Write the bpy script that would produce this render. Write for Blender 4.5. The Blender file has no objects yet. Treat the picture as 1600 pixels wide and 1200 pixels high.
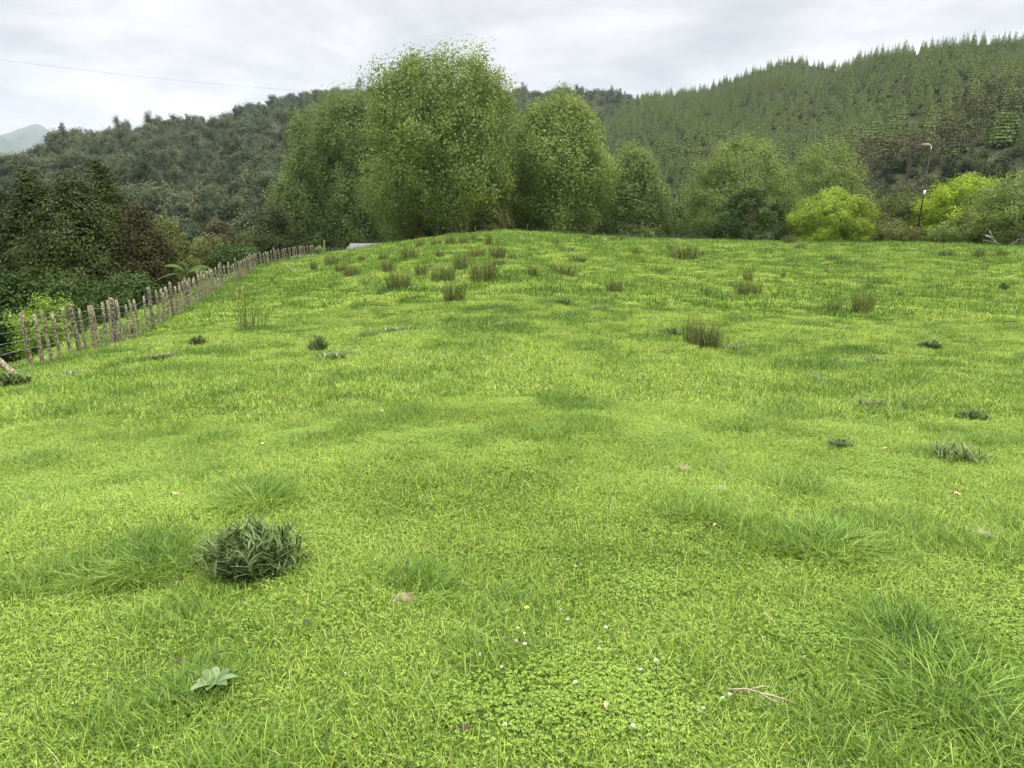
import bpy, math, random
import numpy as np
PI = math.pi
rng = np.random.default_rng(7)
scene = bpy.context.scene
COL = scene.collection

# ------------------------------------------------------------------ camera
PITCH = math.radians(11.4)
EYE = 1.6
FPX = 1070.0                      # focal length in pixels of the 1600 px frame
cd = bpy.data.cameras.new('camera')
cam = bpy.data.objects.new('camera', cd)
COL.objects.link(cam)
cam.location = (0, 0, EYE)
cam.rotation_euler = (PI/2 - PITCH, 0, 0)
cd.sensor_width = 36
cd.lens = 36*FPX/1600
cd.clip_start = 0.05
cd.clip_end = 12000
scene.camera = cam
CP, SP = math.cos(PITCH), math.sin(PITCH)

def ray(u, v):
    a = (u-800)/FPX; b = (600-v)/FPX
    return np.array([a, CP+b*SP, -SP+b*CP])

def project(x, y, z):
    f = y*CP - (z-EYE)*SP
    up = y*SP + (z-EYE)*CP
    return 800+FPX*x/f, 600-FPX*up/f

def az_tan(u, v):
    d = ray(u, v)
    return math.atan2(d[0], d[1]), d[2]/math.hypot(d[0], d[1])

# ------------------------------------------------------------------ numeric noise
def _hash(ix, iy, seed):
    n = (ix.astype(np.int64)*374761393 + iy.astype(np.int64)*668265263 + seed*2246822519) & 0xffffffff
    n = ((n ^ (n >> 13))*1274126177) & 0xffffffff
    n = n ^ (n >> 16)
    return (n & 0xffff)/65535.0

def vnoise(x, y, seed=0):
    x = np.asarray(x, float); y = np.asarray(y, float)
    ix = np.floor(x); iy = np.floor(y)
    fx = x-ix; fy = y-iy
    fx = fx*fx*(3-2*fx); fy = fy*fy*(3-2*fy)
    a = _hash(ix, iy, seed); b = _hash(ix+1, iy, seed)
    c = _hash(ix, iy+1, seed); d = _hash(ix+1, iy+1, seed)
    return (a*(1-fx)+b*fx)*(1-fy)+(c*(1-fx)+d*fx)*fy

def fbm(x, y, seed=0, octv=3):
    s = 0; amp = 1; tot = 0
    for o in range(octv):
        s = s+amp*vnoise(x*2**o+o*17.3, y*2**o-o*9.1, seed+o)
        tot += amp; amp *= .5
    return s/tot

def sstep(a, b, x):
    t = np.clip((x-a)/(b-a), 0, 1)
    return t*t*(3-2*t)

# ------------------------------------------------------------------ terrain
_cy = np.array([-60, 0, 10, 16, 20, 25, 30, 37, 45, 53, 60, 66, 72, 80, 95, 120, 160, 400])
_cz = np.array([-.3, 0, 0, .05, .15, .45, .8, 1.3, 1.9, 2.4, 2.72, 2.85, 2.65, 1.9, -.6, -3.6, -4.5, -4.5])
_ys = np.linspace(-60, 400, 2301)
_zs = np.interp(_ys, _cy, _cz)
_k = np.hanning(41); _k /= _k.sum()
_zs = np.convolve(np.pad(_zs, 20, mode='edge'), _k, mode='valid')

FENCE = [(-8.3, 2.0), (-9.0, 8.0), (-9.8, 13.8), (-10.15, 17.0), (-11.0, 21.3), (-13.1, 29.2), (-14.4, 34.4), (-17.2, 46.4), (-18.3, 61.0), (-18.4, 68.0)]
_fy = np.array([p[1] for p in FENCE]); _fx = np.array([p[0] for p in FENCE])

SK_BUSH = [(-700, 330, 380), (-300, 300, 400), (0, 278, 450), (45, 264, 460), (100, 226, 470), (240, 207, 480), (330, 200, 500), (370, 186, 520), (430, 168, 560),
           (500, 152, 580), (560, 148, 600), (700, 156, 640), (780, 156, 660), (880, 149, 680), (960, 154, 700), (1060, 172, 700), (1200, 240, 700)]
SK_PINE = [(820, 372, 300), (870, 330, 330), (905, 270, 380), (930, 222, 430), (955, 178, 480), (1010, 156, 520), (1100, 143, 560), (1180, 114, 570), (1235, 95, 560),
           (1310, 110, 560), (1345, 94, 550), (1500, 92, 520), (1600, 85, 480), (1900, 40, 400), (2600, 40, 380)]
def _sk(tab):
    A = []; T = []; R = []
    for u, v, r in tab:
        a, t = az_tan(u, v); A.append(a); T.append(t); R.append(r)
    return np.array(A), np.array(T), np.array(R)
SK_SPUR = [(880, 420, 220), (960, 350, 250), (1010, 318, 280), (1060, 278, 300), (1150, 222, 330), (1240, 168, 360), (1300, 128, 385), (1340, 104, 400),
           (1370, 92, 410), (1430, 86, 420), (1500, 74, 430), (1600, 62, 430), (1900, 40, 400), (2600, 40, 380)]
BA, BT, BR = _sk(SK_BUSH)
PA, PT, PR = _sk(SK_PINE)
QA, QT, QR = _sk(SK_SPUR)

def hill(az, r, A, T, R, r0, spur, seed, powr):
    t = np.interp(az, A, T); Rr = np.interp(az, A, R)
    zr = t*Rr+EYE
    u = np.clip((r-r0)/(Rr-r0), 0, 1)
    g = u**powr
    fade = sstep(A[0]-.12, A[0]+.02, az)*(1-sstep(A[-1]-.05, A[-1]+.3, az))
    z = -4.5+(zr+4.5)*g*fade
    sh = np.sin(PI*u)
    ph = az*r
    z = z+sh*spur*(2*fbm(az*9+u*1.6, u*1.6+3.0, seed, 3)-1)*fade
    over = np.clip(r-Rr, 0, None)
    return np.maximum(z-0.45*over, -4.5)

def pine_h(az, r):
    return np.maximum(hill(az, r, PA, PT, PR, 125., 16., 57, 1.16), hill(az, r, QA, QT, QR, 125., 12., 83, 1.12))

def hgt(x, y, bumps=True):
    x = np.asarray(x, float); y = np.asarray(y, float)
    C = np.interp(y, _ys, _zs)
    xa = np.abs(x)
    Ll = -1.0*(np.minimum(xa, 40)/10)**1.4
    Lr = -1.15*(1-np.exp(-xa/14))
    k = sstep(2, 12, y)*.75+.25
    z = C+np.where(x < 0, Ll, Lr)*k
    xf = np.interp(y, _fy, _fx)
    d = np.clip(xf-.7-x, 0, None)
    w = (1-sstep(66, 74, y))
    z = z-np.minimum(.10*d+.36*np.clip(d-2.5, 0, None), 6.5)*w
    # dip west of the crest where the far fence runs
    z = np.maximum(z, -8+0*z)
    r = np.hypot(x, y)
    if bumps:
        near = 1-sstep(90, 130, r)
        z = z+near*(.13*(2*fbm(x/3.1, y/3.1, 11, 2)-1)+(.03+.075*sstep(6, 22, r))*(2*vnoise(x/.95, y/.95, 12)-1)+.018*(2*vnoise(x/.42, y/.42, 13)-1))
    az = np.arctan2(x, y)
    hz = np.maximum(hill(az, r, BA, BT, BR, 150., 20., 31, 1.12), pine_h(az, r))
    wv = sstep(85, 150, r)
    return z*(1-wv)+hz*wv

def hz1(x, y):
    return float(hgt(np.array([x]), np.array([y]))[0])

def ground_at(u, v, tmax=140.0):
    d = ray(u, v)
    t = np.arange(1.2, tmax, .02)
    P = d[None, :]*t[:, None]
    z = EYE+P[:, 2]
    h = hgt(P[:, 0], P[:, 1])
    i = np.argmax(z < h)
    if z[i] >= h[i]:                       # just grazing over the crest: take the closest approach
        i = int(np.argmin(np.where(t < 72, z-h, 9e9)))
    return float(P[i, 0]), float(P[i, 1]), float(h[i]), float(t[i])

def at_depth(u, t):
    x = (u-800)/FPX*t
    # depth along the axis is t; y from the axis depth near the horizon
    y = t*1.02
    return x, y, hz1(x, y)

def z_for(v, x, y):
    # height of the point above (x, y) that shows at row v
    b = (600-v)/FPX
    # up/f = b  with f = y*CP-(dz)*SP, up = y*SP+dz*CP
    dz = y*(b*CP-SP)/(CP+b*SP)
    return EYE+dz

# ------------------------------------------------------------------ mesh helpers
def raw_mesh(name, verts, loops, starts, totals=None, attrs=None, smooth=False):
    me = bpy.data.meshes.new(name)
    nv = len(verts)
    me.vertices.add(nv)
    me.vertices.foreach_set('co', np.ascontiguousarray(verts, dtype=np.float32).ravel())
    if len(loops):
        me.loops.add(len(loops))
        me.loops.foreach_set('vertex_index', np.ascontiguousarray(loops, dtype=np.int32))
        me.polygons.add(len(starts))
        me.polygons.foreach_set('loop_start', np.ascontiguousarray(starts, dtype=np.int32))
        if smooth:
            me.polygons.foreach_set('use_smooth', np.ones(len(starts), dtype=bool))
    me.update(calc_edges=True)
    if attrs:
        for k, a in attrs.items():
            a = np.asarray(a)
            if a.ndim == 2:
                at = me.attributes.new(k, 'FLOAT_VECTOR', 'POINT'); at.data.foreach_set('vector', a.astype(np.float32).ravel())
            elif a.dtype.kind == 'i':
                at = me.attributes.new(k, 'INT', 'POINT'); at.data.foreach_set('value', a.astype(np.int32))
            else:
                at = me.attributes.new(k, 'FLOAT', 'POINT'); at.data.foreach_set('value', a.astype(np.float32))
    return me

class MB:
    """collects pieces of one mesh"""
    def __init__(s):
        s.v = []; s.l = []; s.s = []; s.c = []; s.n = 0; s.nl = 0
    def add(s, verts, faces, cv=.5):
        verts = np.asarray(verts, float)
        s.v.append(verts)
        for f in faces:
            s.l.extend([i+s.n for i in f]); s.s.append(s.nl); s.nl += len(f)
        s.c.append(np.full(len(verts), cv) if np.isscalar(cv) else np.asarray(cv))
        s.n += len(verts)
    def addq(s, verts, k, cv):
        """verts (m*k,3): m polygons of k corners each"""
        m = len(verts)//k
        s.v.append(verts); s.l.extend((np.arange(m*k)+s.n).tolist())
        s.s.extend((np.arange(m)*k+s.nl).tolist()); s.nl += m*k; s.n += m*k
        s.c.append(cv)
    def tube(s, pts, rad, n=6, cv=.5, cap=True):
        pts = np.asarray(pts, float); m = len(pts)
        rad = np.full(m, rad) if np.isscalar(rad) else np.asarray(rad, float)
        tan = np.gradient(pts, axis=0); tan /= np.linalg.norm(tan, axis=1)[:, None]+1e-9
        ref = np.where(np.abs(tan[:, 2:3]) > .9, np.array([[1., 0, 0]]), np.array([[0, 0, 1.]]))
        e1 = np.cross(tan, ref); e1 /= np.linalg.norm(e1, axis=1)[:, None]+1e-9
        e2 = np.cross(tan, e1)
        an = np.arange(n)*2*PI/n
        ring = pts[:, None, :]+rad[:, None, None]*(np.cos(an)[None, :, None]*e1[:, None, :]+np.sin(an)[None, :, None]*e2[:, None, :])
        F = []
        for i in range(m-1):
            for j in range(n):
                F.append((i*n+j, i*n+(j+1) % n, (i+1)*n+(j+1) % n, (i+1)*n+j))
        if cap:
            F.append(tuple(range(n))[::-1]); F.append(tuple((m-1)*n+j for j in range(n)))
        s.add(ring.reshape(-1, 3), F, cv)
    def box(s, c, size, rot=None, cv=.5):
        x, y, z = [d/2 for d in size]
        P = np.array([(-x,-y,-z),(x,-y,-z),(x,y,-z),(-x,y,-z),(-x,-y,z),(x,-y,z),(x,y,z),(-x,y,z)])
        if rot is not None: P = P@np.asarray(rot).T
        s.add(P+np.asarray(c), [(3,2,1,0),(4,5,6,7),(0,1,5,4),(1,2,6,5),(2,3,7,6),(3,0,4,7)], cv)
    def mesh(s, name, mat, smooth=False):
        me = raw_mesh(name, np.concatenate(s.v), s.l, s.s, attrs={'cv': np.concatenate(s.c)}, smooth=smooth)
        me.materials.append(mat)
        return me

def link(name, me, parent=None, loc=(0, 0, 0), rotz=0, scale=None):
    o = bpy.data.objects.new(name, me)
    COL.objects.link(o)
    if parent: o.parent = parent
    o.location = loc
    o.rotation_euler = (0, 0, rotz)
    if scale is not None: o.scale = scale if not np.isscalar(scale) else (scale,)*3
    return o

def tag(o, label, cat, group=None):
    o['label'] = label; o['category'] = cat
    if group: o['group'] = group
    return o

def thing(name, label, cat, loc, rotz=0, group=None, scale=None):
    return tag(link(name, None, None, loc, rotz, scale), label, cat, group)

# ------------------------------------------------------------------ materials
def newmat(name):
    m = bpy.data.materials.new(name); m.use_nodes = True
    nt = m.node_tree; nt.nodes.clear()
    return m, nt, nt.nodes, nt.links

def ramp(N, pts, interp='LINEAR'):
    r = N.new('ShaderNodeValToRGB'); cr = r.color_ramp; cr.interpolation = interp
    while len(cr.elements) < len(pts): cr.elements.new(.5)
    for e, (p, c) in zip(cr.elements, pts):
        e.position = p; e.color = (c[0], c[1], c[2], 1)
    return r

def math_node(N, L, op, a, b=None, clamp=False):
    n = N.new('ShaderNodeMath'); n.operation = op; n.use_clamp = clamp
    for i, q in enumerate((a, b)):
        if q is None: continue
        if isinstance(q, (int, float)): n.inputs[i].default_value = q
        else: L.new(q, n.inputs[i])
    return n.outputs[0]

def mixrgb(N, L, fac, a, b, mode='MIX'):
    n = N.new('ShaderNodeMix'); n.data_type = 'RGBA'; n.blend_type = mode
    for s, q in ((n.inputs[0], fac), (n.inputs[6], a), (n.inputs[7], b)):
        if isinstance(q, (int, float)): s.default_value = q
        elif isinstance(q, tuple): s.default_value = (*q, 1)
        else: L.new(q, s)
    return n.outputs[2]

def leaf_shader(nt, N, L, col, transl, rough=.6, spec=.08):
    p = N.new('ShaderNodeBsdfPrincipled'); L.new(col, p.inputs['Base Color'])
    p.inputs['Roughness'].default_value = rough; p.inputs['Specular IOR Level'].default_value = spec
    t = N.new('ShaderNodeBsdfTranslucent')
    tc = mixrgb(N, L, 1.0, col, (1.15, 1.05, .55), 'MULTIPLY'); L.new(tc, t.inputs['Color'])
    mx = N.new('ShaderNodeMixShader'); mx.inputs[0].default_value = transl
    L.new(p.outputs[0], mx.inputs[1]); L.new(t.outputs[0], mx.inputs[2])
    o = N.new('ShaderNodeOutputMaterial'); L.new(mx.outputs[0], o.inputs['Surface'])

def leaf_mat(name, cols, transl=.3, objrand=.0, posnoise=0., posscale=.02):
    """colour from the per-leaf value, shifted by a random value per plant and a slow change over the land"""
    m, nt, N, L = newmat(name)
    at = N.new('ShaderNodeAttribute'); at.attribute_name = 'cv'
    f = at.outputs['Fac']
    if objrand:
        oi = N.new('ShaderNodeObjectInfo')
        f = math_node(N, L, 'ADD', math_node(N, L, 'MULTIPLY', f, 1-objrand), math_node(N, L, 'MULTIPLY', oi.outputs['Random'], objrand))
    if posnoise:
        g = N.new('ShaderNodeNewGeometry'); ns = N.new('ShaderNodeTexNoise')
        ns.inputs['Scale'].default_value = posscale; ns.inputs['Detail'].default_value = 2
        L.new(g.outputs['Position'], ns.inputs['Vector'])
        f = math_node(N, L, 'ADD', math_node(N, L, 'MULTIPLY', f, 1-posnoise), math_node(N, L, 'MULTIPLY', math_node(N, L, 'MULTIPLY_ADD', ns.outputs['Fac'], 2.2), posnoise))
    n = len(cols)
    r = ramp(N, [(i/(n-1), c) for i, c in enumerate(cols)])
    L.new(f, r.inputs[0])
    leaf_shader(nt, N, L, r.outputs[0], transl)
    return m

def wood_mat(name, c1, c2, scale=6, stretch=.15, c3=None):
    m, nt, N, L = newmat(name)
    tc = N.new('ShaderNodeTexCoord'); mp = N.new('ShaderNodeMapping'); mp.inputs['Scale'].default_value = (1, 1, stretch)
    L.new(tc.outputs['Object'], mp.inputs[0])
    ns = N.new('ShaderNodeTexNoise'); ns.inputs['Scale'].default_value = scale; ns.inputs['Detail'].default_value = 5
    L.new(mp.outputs[0], ns.inputs['Vector'])
    r = ramp(N, [(.35, c1), (.65, c2)]); L.new(ns.outputs['Fac'], r.inputs[0])
    col = r.outputs[0]
    if c3:
        n2 = N.new('ShaderNodeTexNoise'); n2.inputs['Scale'].default_value = scale*1.7; n2.inputs['Detail'].default_value = 6
        oi = N.new('ShaderNodeObjectInfo'); va = N.new('ShaderNodeVectorMath'); va.operation = 'ADD'
        L.new(tc.outputs['Object'], va.inputs[0]); L.new(oi.outputs['Location'], va.inputs[1]); L.new(va.outputs[0], n2.inputs['Vector'])
        r2 = ramp(N, [(.48, (0, 0, 0)), (.6, (1, 1, 1))]); L.new(n2.outputs['Fac'], r2.inputs[0])
        col = mixrgb(N, L, r2.outputs[0], col, c3)
    p = N.new('ShaderNodeBsdfPrincipled'); p.inputs['Roughness'].default_value = .85; p.inputs['Specular IOR Level'].default_value = .2
    L.new(col, p.inputs['Base Color'])
    b = N.new('ShaderNodeBump'); b.inputs['Strength'].default_value = .6; b.inputs['Distance'].default_value = .02
    L.new(ns.outputs['Fac'], b.inputs['Height']); L.new(b.outputs[0], p.inputs['Normal'])
    o = N.new('ShaderNodeOutputMaterial'); L.new(p.outputs[0], o.inputs['Surface'])
    return m

def plain_mat(name, c, rough=.6, var=.15, scale=8., metal=0.):
    m, nt, N, L = newmat(name)
    tc = N.new('ShaderNodeTexCoord'); ns = N.new('ShaderNodeTexNoise'); ns.inputs['Scale'].default_value = scale; ns.inputs['Detail'].default_value = 4
    L.new(tc.outputs['Object'], ns.inputs['Vector'])
    r = ramp(N, [(.3, tuple(q*(1-var) for q in c)), (.7, tuple(q*(1+var) for q in c))]); L.new(ns.outputs['Fac'], r.inputs[0])
    p = N.new('ShaderNodeBsdfPrincipled'); p.inputs['Roughness'].default_value = rough; p.inputs['Metallic'].default_value = metal
    L.new(r.outputs[0], p.inputs['Base Color'])
    o = N.new('ShaderNodeOutputMaterial'); L.new(p.outputs[0], o.inputs['Surface'])
    return m

def grass_mat(name, dry, short, lush, deep, transl=.35):
    """blade colour: cv = the blade's own value, tint = how lush its patch is (per scattered tuft)"""
    m, nt, N, L = newmat(name)
    at = N.new('ShaderNodeAttribute'); at.attribute_name = 'cv'
    ti = N.new('ShaderNodeAttribute'); ti.attribute_name = 'tint'; ti.attribute_type = 'INSTANCER'
    g = N.new('ShaderNodeNewGeometry')
    ns = N.new('ShaderNodeTexNoise'); ns.inputs['Scale'].default_value = .45; ns.inputs['Detail'].default_value = 3
    L.new(g.outputs['Position'], ns.inputs['Vector'])
    f = math_node(N, L, 'ADD', ti.outputs['Fac'], math_node(N, L, 'MULTIPLY_ADD', ns.outputs['Fac'], .5))
    f.node.inputs[1].links[0].from_node.inputs[2].default_value = -.25
    r = ramp(N, [(0, short), (.55, lush), (1, deep)]); L.new(f, r.inputs[0])
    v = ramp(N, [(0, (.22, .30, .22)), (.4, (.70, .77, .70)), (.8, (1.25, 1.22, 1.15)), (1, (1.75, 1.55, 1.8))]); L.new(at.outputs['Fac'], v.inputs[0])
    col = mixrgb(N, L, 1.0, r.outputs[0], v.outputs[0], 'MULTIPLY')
    d = ramp(N, [(.972, (0, 0, 0)), (.985, (1, 1, 1))]); L.new(at.outputs['Fac'], d.inputs[0])
    col = mixrgb(N, L, d.outputs[0], col, dry)
    leaf_shader(nt, N, L, col, transl, .5, .28)
    return m

M = {}
G_SHORT, G_LUSH, G_DEEP, G_DRY = (.262, .364, .052), (.175, .275, .036), (.092, .182, .024), (.46, .43, .17)
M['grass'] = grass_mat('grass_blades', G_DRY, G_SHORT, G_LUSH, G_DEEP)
M['tuft'] = leaf_mat('tuft_blades', [(.05, .10, .014), (.115, .205, .026), (.185, .285, .042), (.30, .39, .10)], .35)
M['clover'] = leaf_mat('clover_leaf', [(.08, .17, .025), (.14, .26, .04), (.19, .31, .06)], .3)
M['rush'] = leaf_mat('rush_stems', [(.04, .06, .016), (.08, .105, .028), (.125, .145, .045), (.18, .17, .07)], .1)
M['rush_brown'] = leaf_mat('brown_rush_stems', [(.05, .066, .018), (.095, .115, .032), (.16, .155, .055)], .1)
M['weed'] = leaf_mat('grey_green_weed_leaf', [(.028, .044, .013), (.062, .095, .028), (.108, .15, .05), (.20, .245, .11)], .15)
M['weed_pale'] = leaf_mat('pale_weed_leaf', [(.085, .125, .035), (.17, .22, .075), (.27, .31, .15)], .2)
M['poplar'] = leaf_mat('poplar_leaf', [(.07, .108, .028), (.132, .188, .046), (.19, .255, .066), (.25, .32, .094)], .35)
M['poplar_dull'] = leaf_mat('dull_poplar_leaf', [(.076, .118, .036), (.13, .184, .052), (.185, .243, .073)], .3)
M['willow'] = leaf_mat('willow_leaf', [(.088, .125, .034), (.15, .20, .052), (.20, .26, .07)], .3)
M['dark_leaf'] = leaf_mat('dark_shrub_leaf', [(.013, .028, .006), (.034, .062, .012), (.075, .115, .022)], .2)
M['yellow_leaf'] = leaf_mat('yellow_green_leaf', [(.10, .15, .018), (.205, .29, .034), (.32, .415, .06)], .35)
M['lime_leaf'] = leaf_mat('lime_leaf', [(.10, .16, .012), (.22, .31, .024), (.34, .43, .045)], .35)
M['olive_leaf'] = leaf_mat('olive_leaf', [(.05, .065, .018), (.10, .12, .03), (.16, .17, .045)], .25)
M['grey_leaf'] = leaf_mat('grey_shrub_leaf', [(.05, .09, .03), (.11, .165, .06), (.18, .24, .11)], .2)
M['conifer'] = leaf_mat('olive_conifer_foliage', [(.012, .020, .006), (.030, .043, .011), (.062, .078, .020), (.10, .11, .032)], .15, .12)
M['conifer_brown'] = leaf_mat('brown_conifer_foliage', [(.018, .019, .007), (.042, .042, .013), (.075, .068, .023)], .15)
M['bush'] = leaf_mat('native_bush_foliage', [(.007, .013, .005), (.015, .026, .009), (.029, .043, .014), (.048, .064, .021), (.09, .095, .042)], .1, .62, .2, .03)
M['pine'] = leaf_mat('plantation_pine_foliage', [(.006, .014, .004), (.018, .036, .009), (.050, .080, .018), (.115, .148, .042)], .12, .35, .45, .013)  # slow position tone puts lit and dark slopes into the leaf colour
M['kanuka'] = leaf_mat('brown_scrub_foliage', [(.02, .021, .009), (.05, .048, .02), (.09, .08, .036), (.14, .12, .06)], .1, .2)
M['fern'] = leaf_mat('fern_frond', [(.05, .09, .02), (.10, .155, .035), (.16, .21, .06)], .35)
M['bark'] = wood_mat('grey_bark', (.05, .04, .03), (.13, .11, .085), 5)
M['pale_bark'] = wood_mat('pale_bark', (.12, .105, .085), (.26, .24, .2), 5)
M['post'] = wood_mat('weathered_fence_timber', (.065, .048, .025), (.185, .145, .078), 14, .12, (.27, .27, .15))
M['post_dark'] = wood_mat('dark_fence_timber', (.035, .026, .017), (.10, .075, .048), 14, .12, (.22, .21, .15))
M['dead'] = wood_mat('bleached_dead_wood', (.22, .20, .165), (.42, .39, .34), 8)
M['wire'] = plain_mat('galvanised_wire', (.22, .22, .22), .5, .2, 5, .4)
M['line'] = plain_mat('power_wire', (.06, .06, .065), .6)
M['rust'] = wood_mat('rusty_pole', (.028, .016, .012), (.068, .036, .026), 10, .3)
M['white'] = plain_mat('white_paint', (.78, .78, .76), .5, .05)
M['iron'] = plain_mat('weathered_roof_iron', (.16, .145, .145), .55, .1, 3)
M['shed'] = plain_mat('dark_shed_boards', (.05, .045, .04), .8, .3, 6)
M['petal'] = plain_mat('clover_petal', (.60, .54, .48), .7, .25, 60)
M['butter'] = plain_mat('buttercup_petal', (.75, .42, .01), .5, .1)
M['dryleaf'] = plain_mat('dry_leaf', (.42, .27, .12), .7, .3, 30)
M['dung'] = plain_mat('dark_dung', (.045, .033, .016), .9, .3, 30)
M['twig'] = plain_mat('dry_twig', (.27, .21, .14), .8, .3, 40)

def ground_mat():
    m, nt, N, L = newmat('pasture_soil')
    g = N.new('ShaderNodeNewGeometry')
    ns = N.new('ShaderNodeTexNoise'); ns.inputs['Scale'].default_value = 1.3; ns.inputs['Detail'].default_value = 8; ns.inputs['Roughness'].default_value = .7
    L.new(g.outputs['Position'], ns.inputs['Vector'])
    r = ramp(N, [(.3, (.028, .042, .010)), (.5, (.055, .08, .014)), (.7, (.09, .125, .02))]); L.new(ns.outputs['Fac'], r.inputs[0])
    p = N.new('ShaderNodeBsdfPrincipled'); p.inputs['Roughness'].default_value = .95; p.inputs['Specular IOR Level'].default_value = .1
    L.new(r.outputs[0], p.inputs['Base Color'])
    o = N.new('ShaderNodeOutputMaterial'); L.new(p.outputs[0], o.inputs['Surface'])
    return m
def floor_mat(name, a, b, sc):
    m, nt, N, L = newmat(name)
    g = N.new('ShaderNodeNewGeometry')
    ns = N.new('ShaderNodeTexNoise'); ns.inputs['Scale'].default_value = sc; ns.inputs['Detail'].default_value = 8; ns.inputs['Roughness'].default_value = .65
    L.new(g.outputs['Position'], ns.inputs['Vector'])
    r = ramp(N, [(.35, a), (.65, b)]); L.new(ns.outputs['Fac'], r.inputs[0])
    p = N.new('ShaderNodeBsdfPrincipled'); p.inputs['Roughness'].default_value = .95; p.inputs['Specular IOR Level'].default_value = .05
    L.new(r.outputs[0], p.inputs['Base Color'])
    o = N.new('ShaderNodeOutputMaterial'); L.new(p.outputs[0], o.inputs['Surface'])
    return m
M['soil'] = ground_mat()
M['bush_floor'] = floor_mat('bush_floor', (.015, .018, .009), (.035, .04, .018), .12)
M['pine_floor'] = floor_mat('plantation_floor', (.016, .020, .009), (.038, .042, .016), .10)
M['valley'] = floor_mat('valley_pasture', (.09, .16, .02), (.16, .25, .035), .05)
M['mountain'] = floor_mat('far_mountain_cover', (.025, .04, .035), (.06, .085, .055), .004)

# ------------------------------------------------------------------ ground sheets
def build_ground():
    azf = np.radians(np.arange(-58, 58.01, .4)); azb = np.radians(np.arange(62, 298.1, 4))
    az = np.concatenate([azf, azb]); na = len(az)
    r = [.25]
    while r[-1] < 135: r.append(r[-1]*1.016+.005)
    while r[-1] < 760: r.append(r[-1]*1.012)
    while r[-1] < 7300: r.append(r[-1]*1.25)
    r = np.array(r); nr = len(r)
    R, A = np.meshgrid(r, az, indexing='ij')
    X = R*np.sin(A); Y = R*np.cos(A); Z = hgt(X, Y)
    V = np.stack([X, Y, Z], -1)
    aw = (A+PI) % (2*PI)-PI
    hb = hill(aw, R, BA, BT, BR, 150., 20., 31, 1.12); hp = pine_h(aw, R)
    cls = np.where(R < 132, 0, np.where(np.abs(aw) > 1.05, 3, np.where(hp > hb, 2, np.where((hb < -3.9) & (R < 175), 3, 1))))
    cls = np.where((R > 760), 3, cls)
    ct = cls[:-1, :]
    idx = np.arange(nr*na).reshape(nr, na)
    nx = np.roll(idx, -1, axis=1)
    Q = np.stack([idx[:-1], nx[:-1], nx[1:], idx[1:]], -1)
    Vf = V.reshape(-1, 3)
    for k, (nm, mt) in enumerate([('field', 'soil'), ('bush_hill', 'bush_floor'), ('pine_hill', 'pine_floor'), ('valley', 'valley')]):
        q = Q[ct == k]
        if k == 0:
            # close the middle
            pass
        u, inv = np.unique(q.ravel(), return_inverse=True)
        me = raw_mesh(nm, Vf[u], inv, np.arange(len(q))*4, smooth=True)
        me.flip_normals()
        me.materials.append(M[mt])
        o = link(nm, me); o['kind'] = 'structure'
build_ground()

def build_mountain():
    a0, _ = az_tan(-420, 200); a1, _ = az_tan(330, 200)
    az = np.linspace(a0, a1, 240); r = np.linspace(3000, 7200, 90)
    R, A = np.meshgrid(r, az, indexing='ij')
    pk, pt = az_tan(54, 194); p2, pt2 = az_tan(10, 198)
    e = pt*np.exp(-((az-pk)/.020)**2)*.09+pt*.91*np.exp(-((az-pk)/.22)**2)
    near = np.exp(-((R-5200)/840)**2); low = np.exp(-((R-3800)/520)**2)
    elow = pt2*.93*np.exp(-((A-p2+.03)/.12)**2)
    Z = np.maximum(e[None, :]*5200*near, elow*3800*low)+26*(2*fbm(A*34, R/420, 71, 5)-1)*np.maximum(near, low)-4
    V = np.stack([R*np.sin(A), R*np.cos(A), Z], -1).reshape(-1, 3)
    na = len(az); idx = np.arange(len(r)*na).reshape(len(r), na)
    q = np.stack([idx[:-1, :-1], idx[:-1, 1:], idx[1:, 1:], idx[1:, :-1]], -1).reshape(-1, 4)
    me = raw_mesh('mountain', V, q.ravel(), np.arange(len(q))*4, smooth=True); me.flip_normals()
    me.materials.append(M['mountain'])
    o = link('mountain', me); o['kind'] = 'structure'
build_mountain()

# ------------------------------------------------------------------ blades, leaves
def blades(n, base, length, width, lean, curl, seed, az=None, up=1.0):
    """n curved tapering blades -> verts, loops, starts, cv ; base (n,3)"""
    g = np.random.default_rng(seed)
    az = g.uniform(0, 2*PI, n) if az is None else az
    L = length*np.ones(n); W = width*np.ones(n)
    hd = np.stack([np.cos(az), np.sin(az), np.zeros(n)], -1)
    wa = az+PI/2+g.normal(0, .5, n)
    wd = np.stack([np.cos(wa), np.sin(wa), np.zeros(n)], -1)
    S = np.array([0, .4, .75, 1.]); WW = np.array([.8, 1., .65, 0])
    P = []
    for s, w in zip(S, WW):
        hor = L*(lean*s+curl*s*s)
        ver = L*up*(s*np.sqrt(np.clip(1-lean**2, .1, 1))-.55*curl*s*s)
        c = base+hd*hor[:, None]+np.array([0, 0, 1.])*ver[:, None]
        if w > 0:
            P.append(c-wd*(W*w/2)[:, None]); P.append(c+wd*(W*w/2)[:, None])
        else: P.append(c)
    V = np.stack(P, 1).reshape(-1, 3)
    pat = np.array([0, 1, 3, 2, 2, 3, 5, 4, 4, 5, 6]); st = np.array([0, 4, 8])
    loops = (pat[None, :]+7*np.arange(n)[:, None]).ravel(); starts = (st[None, :]+11*np.arange(n)[:, None]).ravel()
    cv = np.repeat(g.uniform(0, 1, n), 7)
    return V, loops, starts, cv

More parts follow.
